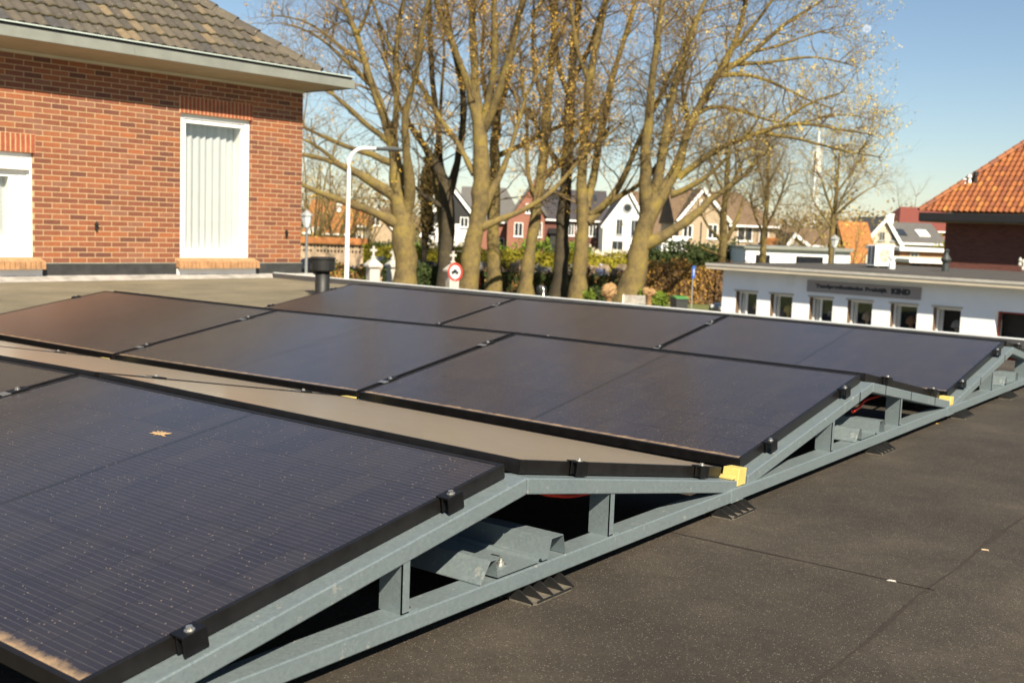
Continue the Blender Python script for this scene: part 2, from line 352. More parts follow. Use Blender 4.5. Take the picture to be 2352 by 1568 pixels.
# aluminium edge trim with joints, and its felt upstand
t = thing('roof_edge_trim', 'long pale aluminium trim along the far edge of the flat roof', 'roof trim', (-4, VL(-4), .0))
for a, b_ in ((-13.5, -9.1), (-9.09, -6.1), (-6.09, -3.1), (-3.09, -1.52), (-1.51, 1.5), (1.51, 6)):
    q = MB(); pr = [(-.035, -.02), (-.035, .052), (-.028, .060), (.028, .060), (.035, .052), (.035, -.16), (.030, -.16), (.030, -.02)]
    q.prism([(a, VL(a)+y, z) for y, z in pr], (b_-a, VL(b_)-VL(a), 0)).build('trim_length', 'alu', t)
o = MB().prism([(-13.5, VL(-13.5)-.16, -.0195), (-13.5, VL(-13.5)-.04, .05), (-13.5, VL(-13.5)-.04, -.0195)], (19.5, VL(6)-VL(-13.5), 0)).build('felt_upstand', 'bitumen_black', t)

# ================================================================== solar array
L, W, TI, GR, GV, G, Z0 = 1.722, 1.094, .16896, .0671, .1334, .0244, .12
CT, ST = math.cos(TI), math.sin(TI); c_, s_ = W*CT, W*ST; PER = 2*c_+GR+GV
KN = {'A': [-.0053, .0142, 0, 0], 'B': [-.0003, .0134, -.003, .0002], 'C': [-.0123, .0001, -.0072, .0002]}
Y0 = {'A': -PER, 'B': 0., 'C': PER}
def make_panel():
    p = thing('solar_panel', '', 'solar panel'); e = .011; h = .032
    f = MB(); f.box((-L, 0, -h), (0, e, .0012)); f.box((-L, W-e, -h), (0, W, .0012)); f.box((-L, e, -h), (-L+e, W-e, .0012)); f.box((-e, e, -h), (0, W-e, .0012))
    f.build('panel_frame', 'black_metal', p, bevel=.0008)
    MB().box((-L+e, e, -.005), (-e, W-e, -.0006)).build('glass', 'glass_solar', p)
    MB().box((-L+e, e, -.0075), (-e, W-e, -.0058)).build('backsheet', 'dark', p); return p
panel0 = make_panel(); first = [True]
def panel_mat(o, ll, ur):
    o, ll, ur = map(np.array, (o, ll, ur)); x = o-ll; x = x/np.linalg.norm(x); y = ur-o; y = y-x*x.dot(y); y /= np.linalg.norm(y); z = np.cross(x, y)
    mm = Matrix.Identity(4)
    for i in range(3): mm[i][0], mm[i][1], mm[i][2], mm[i][3] = x[i], y[i], z[i], o[i]
    return mm
PL = {('A', 0, 'f'): 'large black solar panel at the lower left with a tan dropping on its glass',
 ('A', 1, 'f'): 'black solar panel at left beside the one with the dropping',
 ('A', 2, 'f'): 'front row solar panel mostly outside the left picture edge',
 ('A', 0, 'b'): 'dusty tan looking panel sloping away behind the front ridge at its right end',
 ('A', 1, 'b'): 'dusty tan looking panel sloping away, between two clamped seams',
 ('A', 2, 'b'): 'dusty tan looking panel sloping away at the far left picture edge',
 ('B', 0, 'f'): 'middle row solar panel at the right end beside the yellow bracket',
 ('B', 1, 'f'): 'middle row solar panel in the centre with a blue sky reflection',
 ('B', 2, 'f'): 'middle row solar panel at the left end with a reddish brown reflection',
 ('B', 0, 'b'): 'panel sloping away behind the middle row, its black edge above the galvanised beam',
 ('B', 1, 'b'): 'panel sloping away hidden behind the centre of the middle ridge',
 ('B', 2, 'b'): 'panel sloping away hidden behind the left end of the middle ridge',
 ('C', 0, 'f'): 'back row solar panel at the right end in front of the white building',
 ('C', 1, 'f'): 'back row solar panel in the centre below the small chrome vent',
 ('C', 2, 'f'): 'back row solar panel at the left end beside the black vent pipe',
 ('C', 0, 'b'): 'panel sloping away behind the back row at the right picture edge',
 ('C', 1, 'b'): 'panel sloping away hidden behind the centre of the back ridge',
 ('C', 2, 'b'): 'panel sloping away hidden behind the left end of the back ridge'}
def knot(r, i): return KN[r][i]
for r in 'ABC':
    for i in range(3):
        xr = -i*(L+G); xl = xr-L; y0 = Y0[r]; k0, k1 = KN[r][i], KN[r][i+1]
        for side in 'fb':
            if side == 'f': mm = panel_mat((xr, y0, Z0+k0), (xl, y0, Z0+k1), (xr, y0+c_, Z0+s_+k0))
            else: yb = y0+2*c_+GR; mm = panel_mat((xl, yb, Z0+k1), (xr, yb, Z0+k0), (xl, yb-c_, Z0+s_+k1))
            p = panel0 if first[0] else dup(panel0)
            first[0] = False; p.matrix_world = mm; p['label'] = PL[(r, i, side)]; p['group'] = 'solar panels of the array'
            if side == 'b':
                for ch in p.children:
                    if ch.name.startswith('glass'): ch.material_slots[0].link = 'OBJECT'; ch.material_slots[0].material = M['glass_dusty_grazing']
# --- mounting frames: one per seam between panels, running under all three rows
def frame(i, label):
    outer = i == 0
    xc = .0075 if i == 0 else (-i*(L+G)+G/2 if i < 3 else -3*(L+G)+G-.0075)
    x0, x1 = xc-.0375, xc+.0375
    t = thing('mounting_frame', label, 'mounting frame', (xc, 0, 0), 'galvanised frames under the solar panels')
    rb = MB(); rb.box((xc-.022, -3.4, .013), (xc+.0435, 4.75, .053)); rb.build('base_rail', 'galv', t, bevel=.003)
    if outer:                                   # coupling sleeves proud of the rail
        for ya, yb in ((-.16, -.075), (2.19, 2.30)):
            MB().box((xc-.0235, ya, .0115), (xc+.0452, yb, .0545)).build('rail_coupling', 'galv', t, bevel=.002)
    for r in 'ABC':
        y0 = Y0[r]; k = KN[r][i]; ym = y0+c_+GR/2; zb = Z0-.0335+k; tn = math.tan(TI); h = .041
        zf = lambda y: zb+(y-y0)*tn
        zr = lambda y: zb+(y0+2*c_+GR-y)*tn
        ya, yb = y0-.03, y0+2*c_+GR+.022
        MB().prism([(x0, ya, zf(ya)-h), (x0, ym, zf(ym)-h), (x0, ym, zf(ym)-.002), (x0, ya, zf(ya)-.002)], (x1-x0, 0, 0)).build('sloped_beam', 'galv', t, bevel=.003)
        MB().prism([(x0, ym+.002, zr(ym)-h), (x0, yb, zr(yb)-h), (x0, yb, zr(yb)-.002), (x0, ym+.002, zr(ym)-.002)], (x1-x0+.001, 0, 0)).build('sloped_beam', 'galv', t, bevel=.003)
        for q, (yy, zz) in enumerate(((y0+.694, zf(y0+.694)-h), (y0+1.487, zr(y0+1.487)-h))):
            b = MB(); b.box((xc-.026, yy-.0015, .053), (xc+.036, yy+.0015, zz+.012)); b.box((xc+.0335, yy-.0015, .053), (xc+.036, yy+.022, zz+.004)); b.box((xc-.026, yy+.0015, .053), (xc+.036, yy+.05, .0555))
            po = b.build('post', 'galv', t)
            MB().lathe([(.013, 0), (.013, .002), (.008, .002), (.008, .010), (.004, .010), (.004, .018)], (xc+.018, yy+.03, .0555), 10).build('bolt', 'bolt', po)
        # yellow hinge pieces at the two low ends
        b = MB(); b.prism([(xc-.018, y0-.112, .056), (xc-.018, y0-.050, .056), (xc-.018, y0-.044, .108+k), (xc-.018, y0-.098, .112+k)], (.056, 0, 0)); b.box((xc-.02, y0-.145, .082), (xc+.036, y0-.1125, .090))
        b.build('hinge', 'yellow', t, bevel=.002)
        # clamps
        for fr, d in (('f', .20), ('f', .885), ('b', .23), ('b', .92)):
            if fr == 'f': base = np.array([xc, y0, Z0+k]); ey = np.array([0, CT, ST])
            else: base = np.array([xc, y0+c_+GR, Z0+s_+k]); ey = np.array([0, CT, -ST])
            ez = np.cross([1, 0, 0], ey); ctr = base+ey*d
            P = lambda x, y, z: ctr+np.array([1., 0, 0])*x+ey*y+ez*z
            if outer or i == 3:
                sg = 1 if outer else -1
                prof = [(-.013, .0022), (-.013, .0055), (.023, .0055), (.023, -.0315), (.019, -.0315), (.019, .001), (.0055, .001), (.0055, -.028), (.0015, -.028), (.0015, .0022)]
                pr = [P(sg*x, -.025, z) for x, z in prof]
                cl = MB().prism(pr, ey*.050).build('clamp', 'clamp', t, bevel=.0006); bx = sg*.009
            else:
                cl = MB().obox(P(0, 0, .004), (1, 0, 0), ey, ez, (.019, .03, .0018)).build('clamp', 'clamp', t); bx = 0
                MB().obox(P(0, -.045, .0035), (1, 0, 0), ey, ez, (.02, .014, .0012)).build('spring_tab', 'bolt', cl)
            b = MB(); c0 = P(bx, 0, .0055)
            for rr, h0, h1 in ((.0095, 0, .0015), (.006, .0015, .0075)):
                vs = [c0+rr*(math.cos(a)*np.array([1., 0, 0])+math.sin(a)*ey)+ez*hh for hh in (h0, h1) for a in np.arange(10)*.6283]
                b.add(vs, [tuple(range(10))[::-1], tuple(range(10, 20))]+[(j, (j+1) % 10, 10+(j+1) % 10, 10+j) for j in range(10)])
            b.build('bolt', 'bolt', cl)
    if outer:                                   # dark joints on the beams of the middle and back rows
        for y, r in ((.965, 'B'), (1.27, 'B'), (1.62, 'B'), (1.99, 'B'), (PER+.44, 'C'), (PER+.93, 'C')):
            y0 = Y0[r]; zb = Z0-.0335+KN[r][0]; fr = y < y0+c_
            z = zb+((y-y0) if fr else (y0+2*c_+GR-y))*math.tan(TI)
            MB().box((xc+.0376, y-.003, z-.0405), (xc+.0395, y+.003, z-.001)).build('joint', 'dark', t)
    return t
frame(0, 'galvanised mounting frame along the right ends of the panel rows, rails and posts in view')
frame(1, 'galvanised mounting frame under the first seam left of the row ends, yellow hinge tip showing')
frame(2, 'galvanised mounting frame under the second seam, small yellow tip under the left panel')
frame(3, 'galvanised mounting frame under the far left ends of the panel rows')
# --- ballast trays under the ridges
TR = {'A': 'galvanised sheet tray with folded ribs under the nearest ridge', 'B': 'galvanised sheet tray under the middle ridge beside the red cable', 'C': 'galvanised sheet tray under the far right ridge'}
for r in 'ABC':
    ym = Y0[r]+c_+GR/2; t = thing('ballast_tray', TR[r], 'metal tray', (.03, ym, .054), 'trays under the ridges')
    pr = [(-.168, .0545), (-.135, .102), (-.115, .102), (-.107, .0585), (.05, .0585), (.055, .066), (.062, .066), (.067, .0585), (.092, .0585), (.104, .104), (.152, .104), (.166, .0545)]
    up = [(.052, ym+y, z+.002) for y, z in pr]; lo = [(.052, ym+y, z) for y, z in pr[::-1]]
    b = MB(); n = len(pr); vs = [(x, ym+y, z+dz) for x in (-1.74, .05) for dz in (0, .002) for y, z in pr]
    fs = []
    for a in range(n-1): fs += [(a, a+1, 2*n+a+1, 2*n+a), (n+a, 3*n+a, 3*n+a+1, n+a+1), (2*n+a, 2*n+a+1, 3*n+a+1, 3*n+a), (a, n+a, n+a+1, a+1)]
    fs += [(0, 2*n, 3*n, n), (n-1, 2*n-1, 4*n-1, 3*n-1)]
    b.add(vs, fs); b.build('sheet', 'galv', t)
    for sx, sy in ((-.02, -.055), (-.055, .02)): MB().box((sx-.012, ym+sy-.004, .0605), (sx+.012, ym+sy+.004, .0612)).build('slot', 'dark', t)
    MB().lathe([(.014, 0), (.014, .002), (.008, .002), (.008, .010), (.004, .010), (.004, .017)], (.0, ym-.03, .0606), 10).build('bolt', 'bolt', t)
# --- ribbed plastic feet
FT = [(-1.185, 'black ribbed plastic foot under the rail nearest the camera'), (-.15, 'black ribbed plastic foot under the rail beside the nearest yellow bracket'), (1.22, 'black ribbed plastic foot under the middle tray'), (2.445, 'black ribbed plastic foot below the farther yellow bracket'), (3.39, 'black ribbed plastic foot farthest along the rail at the right picture edge'), (-2.55, 'black ribbed plastic foot outside the lower picture edge')]
t = thing('support_foot', FT[0][1], 'plastic foot', (.014, FT[0][0], -.02), 'feet under the base rail'); y = FT[0][0]
for sg in (-1, 1):
    b = MB(); b.prism([(.014+sg*.012, y-.088, -.0195), (.014+sg*.072, y-.088, -.0195), (.014+sg*.080, y-.07, -.0195), (.014+sg*.080, y+.07, -.0195), (.014+sg*.072, y+.088, -.0195), (.014+sg*.012, y+.088, -.0195)], (0, 0, .004))
    b.build('foot_plate', 'foot_dust', t)
    b = MB()
    for k in range(5):
        yy = y-.086+k*.0425; b.prism([(.014+sg*.010, yy, -.0158), (.014+sg*.078, yy, -.0158), (.014+sg*.078, yy, -.0125), (.014+sg*.04, yy, .010), (.014+sg*.010, yy, .0125)], (0, .0025, 0))
    b.box((.014+sg*.079 if sg > 0 else .014-.081, y-.07, -.0158), (.014+.081 if sg > 0 else .014-.079, y+.07, -.011))
    b.build('rib', 'black_plastic', t)
b = MB(); b.box((.0, y-.088, -.0155), (.028, y+.088, .0125)); b.build('core', 'black_plastic', t)
for y, lb in FT[1:]: dup(t, (.014, y, -.02), lb)
# --- red cables
def cable(pts, lb, r=.006):
    pts = np.array(pts, float); n = 22; q = np.array([(1-f)*pts[int(i)]+f*pts[min(int(i)+1, len(pts)-1)] for u in np.linspace(0, len(pts)-1-1e-6, n) for i, f in [divmod(u, 1)]])
    for _ in range(2): q[1:-1] = (q[:-2]+q[1:-1]*2+q[2:])/4
    tag(MB().tube(q, np.full(n, r), 8).build('cable', 'red_cable', smooth=True), lb, 'cable', 'red cables under the panels')
cable([onx(1215, 1118, -.12), onx(1250, 1135, -.12), onx(1310, 1140, -.12), onx(1370, 1128, -.12), onx(1400, 1110, -.16)], 'red cable sagging under the nearest ridge beam')
cable([onx(1958, 945, -.05), onx(1975, 935, -.05), onx(1985, 918, -.08), onx(2035, 905, -.25), onx(2110, 893, -.4)], 'red cable strung under the middle ridge')
cable([onx(2268, 858, -.08), onx(2278, 852, -.08), onx(2300, 824, -.1), onx(2325, 823, -.1), onx(2352, 834, -.1)], 'red cable looping under the farthest ridge')
cable([onx(975, 1258, -.3), onx(1000, 1255, -.35), onx(1040, 1250, -.6)], 'red cable end behind the nearest tray')
cable([onx(2200, 934, .0), onx(2208, 928, .0), onx(2214, 926, -.03)], 'short red cable end beside the farther yellow bracket', .008)
# --- bird dropping and debris
mA = np.array(panel_mat((0, -PER, Z0+KN['A'][0]), (-L, -PER, Z0+KN['A'][1]), (0, -PER+c_, Z0+s_+KN['A'][0]))); pA, xa, ya_, nA = mA[:3, 3], mA[:3, 0], mA[:3, 1], mA[:3, 2]
def onA(px, py):
    d = ray(px, py); return CAM+d*(np.dot(pA-CAM, nA)/np.dot(d, nA))
def blot(name, mat, c, ax, ay, az, rx, ry, seed, label, cat, h=.002):
    q = random.Random(seed); n = 26; vs = [np.array(c)+az*h]
    for k in range(n):
        a = 2*math.pi*k/n; rr = 1-.72*q.random()**1.2; vs.append(np.array(c)+ax*rx*rr*math.cos(a)+ay*ry*rr*math.sin(a)+az*.0004)
    tag(MB().add(vs, [(0, 1+k, 1+(k+1) % n) for k in range(n)]).build(name, mat), label, cat)
pc = onA(368, 995)
blot('bird_dropping', 'dropping', pc, xa, ya_, nA, .046, .022, 6, 'tan dried bird dropping on the nearest solar panel', 'dropping', .003)
for k, (px, py, mat, lb) in enumerate(((2048, 1333, 'stone_white', 'white crumbs lying on the crosswise roof seam'), (2205, 931, 'stone_white', 'pale leaf scrap near the farther yellow bracket'), (2150, 972, 'bud_orange', 'small orange leaf on the dark roof'), (2262, 1262, 'stone_tan', 'pale speck pile beside the long roof seam'))):
    c = onz(px, py, -.0195); blot('roof_litter', mat, c, np.array([1., 0, 0]), np.array([0, 1., 0]), np.array([0, 0, 1.]), .016, .011, k+9, lb, 'litter', .003)
# --- vents on the roof
c = at(740, 672, 12.6); r_ = .083; zt = zat(741, 590, 12.6); t = thing('vent_pipe', 'black vent pipe with a wide ribbed cap behind the left panels', 'vent pipe', (c[0], c[1], -.01))
MB().lathe([(.16, 0), (.16, .006), (r_+.01, .012), (r_, .03), (r_, zt-.13)], (c[0], c[1], -.008), 24).build('pipe', 'black_plastic', t, True)
b = MB(); b.lathe([(r_+.008, zt-.165), (.118, zt-.16), (.130, zt-.145), (.135, zt-.03), (.147, zt-.02), (.147, zt-.006), (.13, zt)], (c[0], c[1], 0), 28)
for k in range(14):
    a = k*2*math.pi/14; b.obox((c[0]+.135*math.cos(a), c[1]+.135*math.sin(a), zt-.09), (math.cos(a), math.sin(a), 0), (-math.sin(a), math.cos(a), 0), (0, 0, 1), (.005, .004, .056))
b.build('cap', 'black_plastic', t)
c = onz(1243, 690, -.02); t = thing('roof_vent', 'small chrome vent with a dark hood by the roof edge', 'vent', (c[0], c[1], -.02)); k = .0043
MB().lathe([(.085, 0), (.085, .004), (.03, .02), (.028, .04)], (c[0], c[1], -.018), 16).build('flange', 'bolt', t, True)
MB().tube([(c[0]+.03, c[1], .0), (c[0]+.03, c[1], .1), (c[0]+.02, c[1], .135), (c[0]-.01, c[1], .145), (c[0]-.035, c[1], .135)], [.014]*5, 10).build('chrome_pipe', 'bolt', t, True)
MB().lathe([(.05, .03), (.062, .06), (.062, .12), (.05, .15), (.02, .16)], (c[0]-.03, c[1]+.04, 0), 16).build('hood', 'black_plastic', t, True)
# ================================================================== the brick house on the left
hd = np.array([.075, 1, 0]); hd /= np.linalg.norm(hd); hn = np.array([hd[1], -hd[0], 0]); HP = np.array([-10.85, 5.6, 0.])
H0 = HP+hd*((7.83-5.6)/hd[1])                      # right-hand corner of the wall at roof level
# local frame of the house: x runs along the wall to the left (away from the corner), y goes into the house, z up
house = thing('brick_house', 'red brick house with grey tiled roof and zinc eaves at the left', 'house', H0)
house.rotation_euler = (0, 0, math.atan2(hd[1], hd[0]))
def hpart(name, b, mat, parent=house, **k):
    b.v = [(-x, y, z) for x, y, z in b.v]; b.f = [q[::-1] for q in b.f]
    o = b.build(name, mat, None, **k); o.parent = parent; return o
def wall_with_holes(x0, x1, z0, z1, holes, y0, y1):
    b = MB(); xs = sorted({x0, x1, *[h[0] for h in holes], *[h[1] for h in holes]}); zs = sorted({z0, z1, *[h[2] for h in holes], *[h[3] for h in holes]})
    inh = lambda x, z: any(h[0] < x < h[1] and h[2] < z < h[3] for h in holes)
    for a, a2 in zip(xs, xs[1:]):
        for c, c2 in zip(zs, zs[1:]):
            if inh((a+a2)/2, (c+c2)/2): continue
            b.add([(a, y0, c), (a2, y0, c), (a2, y0, c2), (a, y0, c2)], [(0, 1, 2, 3)])
    for h in holes:
        (a, a2, c, c2) = h
        b.add([(a, y0, c), (a2, y0, c), (a2, y0, c2), (a, y0, c2), (a, y1, c), (a2, y1, c), (a2, y1, c2), (a, y1, c2)], [(0, 4, 5, 1), (1, 5, 6, 2), (2, 6, 7, 3), (3, 7, 4, 0)])
    return b
WIN = [(.885, 1.995, .262, 2.158), (3.96, 5.35, .262, 1.49)]
wb = wall_with_holes(0, 12, -3, 2.63, WIN, 0, .12)
wb.add([(0, 0, -3), (0, 9, -3), (0, 9, 2.63), (0, 0, 2.63)], [(0, 1, 2, 3)]); wb.add([(12, 0, -3), (12, 9, -3), (12, 9, 2.63), (12, 0, 2.63)], [(0, 3, 2, 1)])
hpart('wall', wb, 'brick_main')
# header courses over the windows, brick sills with white render below
for (a, a2, c, c2) in WIN:
    b = MB(); n = int((a2-a+.03)/.0575); wd = (a2-a+.03)/n
    b2 = MB().box((a-.02, -.0015, c2+.002), (a2+.02, .1, c2+.222)); hp = hpart('lintel', b2, 'mortar')
    for k in range(n): b.box((a-.014+k*wd, -.005, c2+.001), (a-.014+k*wd+wd-.014, .11, c2+.217))
    hpart('header_course', b, 'brick_soldier', hp)
    b = MB(); n = int((a2-a+.16)/.06); wd = (a2-a+.16)/n
    for k in range(n):
        x = a-.08+k*wd; yo = rnd.uniform(-.004, .004)
        b.prism([(x, .06, c-.0), (x, -.12+yo, c-.045), (x, -.125+yo, c-.135), (x, .0, c-.11)], (wd-.008, 0, 0))
    sill = hpart('sill', b, 'brick_sill'); b = MB(); b.box((a-.075, -.008, c-.135), (a2+.075, .05, c-.01)); hpart('sill_mortar', b, 'mortar', sill)
    b = MB(); b.box((a-.08, -.03, .045), (a2+.06, .0, c-.14)); hpart('render_strip', b, 'white_paint')
# flashing and fillet at the foot of the wall
b = MB(); segs = [(-.01, .80), (2.06, 3.87), (5.45, 12)]
for a, a2 in segs:
    b = MB(); b.box((a, -.022, -.01), (a2, -.001, .188)); fl_ = hpart('flashing', b, 'bitumen_black'); b = MB(); b.box((a, -.027, .188), (a2, .0, .198)); hpart('flashing_strip', b, 'zinc', fl_)
b = MB(); b.prism([(-.2, -.20, -.02), (-.2, -.023, .045), (-.2, -.023, -.02)], (12.2, 0, 0)); hpart('felt_fillet', b, 'stone_grey')
# windows
def house_window(a, a2, c, c2, split):
    b = MB(); y = .05; fw = .062
    b.box((a, y, c), (a+fw, y+.08, c2)); b.box((a2-fw, y, c), (a2, y+.08, c2)); b.box((a+fw, y, c2-fw), (a2-fw, y+.08, c2)); b.box((a+fw, y, c), (a2-fw, y+.08, c+fw))
    wn = hpart('window', b, 'white_paint', bevel=.004)
    b = MB(); s = .05; a3, a4, c3, c4 = a+fw+.004, a2-fw-.004, c+fw+.004, c2-fw-.004
    if split: b.box((a+.06, y-.055, c2-.20), (a2-.06, y-.002, c2-.135)); a3 += .1; c4 -= .12; c3 += .07; a4 -= .0; s = .10
    b.box((a3, y+.015, c3), (a3+s, y+.07, c4)); b.box((a4-s, y+.015, c3), (a4, y+.07, c4)); b.box((a3+s, y+.015, c4-s), (a4-s, y+.07, c4)); b.box((a3+s, y+.015, c3), (a4-s, y+.07, c3+s))
    if split: b.box((a+fw, y+.012, c+fw), (a3, y+.075, c2-fw)); b.box((a3, y+.012, c+fw), (a2-fw, y+.07, c3)); b.box((a3, y+.012, c4), (a2-fw, y+.07, c2-fw))
    hpart('sash', b, 'white_paint', wn, bevel=.004)
    # white inner reveals, curtain in folds, glass
    b = MB(); b.box((a3+s-.02, y+.071, c3), (a3+s-.005, y+(.2 if split else .30), c4)); b.box((a4-s+.005, y+.071, c3), (a4-s+.02, y+.30, c4)); b.box((a3+s, y+.071, c3+s-.02), (a4-s, y+.30, c3+s-.004)); b.box((a3+s, y+.071, c4-s+.004), (a4-s, y+.30, c4-s+.02))
    hpart('inner_reveal', b, 'white_paint', wn)
    b = MB(); n = 160; q = random.Random(int(a*100)); xs = np.linspace(a3+s-.02, a4-s+.02, n); ph = np.cumsum([q.uniform(.08, .6) for _ in range(n)])
    for z in (c3, c4): b.v += [(x, y+(.12 if split else .18)+.016*math.sin(p)+.016*math.sin(p*.29)*math.sin(p*.071+1), z) for x, p in zip(xs, ph)]
    b.f = [(i, i+1, n+i+1, n+i) for i in range(n-1)]; hpart('curtain', b, 'curtain', wn, smooth=True)
    b = MB(); b.box((a3+s, y+.04, c3+s), (a4-s, y+.046, c4-s)); hpart('pane', b, 'clear_glass', wn)
mt, tt, bb = nodes('clear_glass'); tt.nodes.remove(bb); gl = N(tt, 'BsdfGlossy', i_Roughness=.02, i_Color=(.9, .95, .95, 1)); tr = N(tt, 'BsdfTransparent', i_Color=(.95, .95, .945, 1)); ms = N(tt, 'MixShader'); lw = N(tt, 'LayerWeight', i_Blend=.5); fr_ = math_(tt, 'MULTIPLY_ADD', math_(tt, 'POWER', lw.outputs['Facing'], 4.), .8); fr_.node.inputs[2].default_value = .05
tt.links.new(fr_, ms.inputs[0]); tt.links.new(tr.outputs[0], ms.inputs[1]); tt.links.new(gl.outputs[0], ms.inputs[2]); tt.links.new(ms.outputs[0], tt.nodes['Material Output'].inputs[0]); M['clear_glass'] = mt
house_window(*WIN[0], False); house_window(*WIN[1], True)
# small wall hooks
for x, z in ((.27, .62), (3.18, .66)):
    b = MB(); b.box((x-.014, -.03, z-.06), (x+.014, .0, z+.045)); b.box((x-.022, -.045, z), (x+.022, -.0, z+.02)); hpart('wall_bracket', b, 'black_plastic', bevel=.004)
# eaves: soffit, zinc fascia, black gutter strip and pale lip
OH = .5; xe = -.5
b = MB(); z_o, z_i = 2.735, 2.655
b.prism([(xe, -OH, z_o), (12, -OH, z_o), (12, 0, z_i), (0, 0, z_i)], (0, 0, .012)); b.prism([(xe, -OH, z_o), (0, 0, z_i), (0, 9, z_i), (xe, 9.5, z_o)], (0, 0, .012)); hpart('soffit', b, 'soffit')
b = MB(); b.box((-.012, -.012, z_i-.03), (12, -.001, z_i+.0)); hpart('frieze_moulding', b, 'cream')
b = MB()
for a, a2 in ((xe, 2.95), (2.953, 7.4), (7.403, 12)): b.box((a, -OH-.022, z_o-.012), (a2, -OH+.001, 2.842))
b.box((xe-.022, -OH-.022, z_o-.012), (xe-.001, 9.5, 2.842)); fa = hpart('fascia', b, 'zinc', bevel=.003)
b = MB(); b.box((xe+.012, -OH+.006, 2.80), (12, -OH+.03, 2.879)); b.box((xe+.012, -OH+.031, 2.80), (xe+.035, 9.5, 2.879)); hpart('gutter', b, 'dark')
b = MB(); b.box((xe-.02, -OH-.020, 2.88), (12, -OH+.03, 2.896)); b.box((xe-.02, -OH+.031, 2.88), (xe+.03, 9.5, 2.896)); hpart('gutter_lip', b, 'zinc_lip', bevel=.004)
# tiled roof with a hip on the right, rising at 36 degrees
PT = R(37); e0 = -.235; z0r = 2.925; GA = .272; HS = .97*math.cos(PT); HX = -.04
def tiles_mesh(x_hip0, slope, n, width, lx, gauge, amp, period, seed):
    """courses of wavy tiles; x runs along the eaves, up-slope v; the hip cuts x >= x_hip0 + slope*v"""
    b = MB(); b.tone = []; q = random.Random(seed); st = period/6
    for k in range(n):
        v0, v1 = k*gauge, (k+1)*gauge+.05; xa = x_hip0+slope*(v0+v1)/2; cols = int((lx-xa)/st); off = (k % 2)*0
        ti0 = int(xa/period); tones = {}
        row = []
        for v, lift in ((v0, .034), (v1, .006)):
            for i in range(cols+1):
                x = xa+i*st; pz = amp*math.cos(2*math.pi*x/period) if amp else 0
                row.append((x, v, lift+pz))
        low = [(x, v, max(z-.03, -.02)) for x, v, z in row[:cols+1]]
        o = len(b.v)
        for x, v, z in row+low: b.v.append((x, e0+v*math.cos(PT)-z*math.sin(PT), z0r+v*math.sin(PT)+z*math.cos(PT)))
        c = cols+1
        for i in range(cols):
            b.f += [(o+i, o+i+1, o+c+i+1, o+c+i), (o+2*c+i, o+2*c+i+1, o+i+1, o+i)]
            ti = int((xa+i*st)/period+.25); tv = tones.setdefault(ti, q.random()); b.tone += [tv, tv*.6]
    return b
tb = tiles_mesh(HX, HS, 17, 0, 12, GA, .011, .15, 3)
roof = hpart('roof', tb, 'tiles', smooth=False)
# moss along the lower edge of every course
b = MB()
for k in range(1, 12):
    v = k*GA; xa = HX+HS*v; n = int((12-xa)/.028); xs = xa+np.arange(n)*.028
    z = .020+.011*np.cos(2*np.pi*xs/.15); pts = [(x, e0+(v-.004)*math.cos(PT)-zz*math.sin(PT), z0r+(v-.004)*math.sin(PT)+zz*math.cos(PT)) for x, zz in zip(xs, z)]
    rr = np.clip(nr.normal(.0125, .0065, n)*(1.0 if k < 6 else .8), .003, .03); b.tube(pts, rr, 5)
hpart('moss', b, 'moss', roof)
# other roof planes and hip tiles
tan = math.tan(PT); rv = 17*GA
b = MB(); A = np.array([HX-.04, e0, z0r-.02]); B = np.array([HX+HS*rv, e0+rv*math.cos(PT), z0r+rv*math.sin(PT)])
b.add([A, (HX-.04, 9.2, z0r-.02), B], [(0, 1, 2)]); b.add([(HX-.04, 9.2, z0r-.02), (12, 9.2, z0r-.02), (12, B[1], B[2]), B], [(0, 1, 2, 3)]); b.add([(0, e0, 2.70), (12, e0, 2.70), (12, 9, 2.70), (0, 9, 2.70)], [(0, 1, 2, 3)]); b.add([(HX, e0, 2.78), (12, e0, 2.78), (12, e0, z0r), (HX, e0, z0r)], [(0, 1, 2, 3)])
hpart('back_roof', b, 'roof_dark', roof)
b = MB(); b.tone = []; hv = B-A; hl = np.linalg.norm(hv); hv = hv/hl; sd = np.cross(hv, [0, 0, 1.]); sd /= np.linalg.norm(sd); hu = np.cross(sd, hv); nh = int(hl/.34)
for k in range(nh):
    c0 = A+hv*(k*.34-.02)+hu*.05; c1 = A+hv*(k*.34+.36)+hu*.025
    pf = [(-.13, -.06), (-.10, .02), (-.05, .05), (.05, .05), (.10, .02), (.13, -.06)]
    o = len(b.v); b.v += [tuple(c0+sd*x*1.08+hu*(z*1.05)) for x, z in pf]+[tuple(c1+sd*x+hu*z) for x, z in pf]+[tuple(c0+sd*x*.8+hu*(z-.03)) for x, z in pf]
    b.f += [(o+i, o+i+1, o+6+i+1, o+6+i) for i in range(5)]+[(o+12+i, o+12+i+1, o+i+1, o+i) for i in range(5)]; tv = rnd.random()*.6+.1; b.tone += [tv]*5+[.1]*5
hpart('hip_tiles', b, 'tiles', roof)
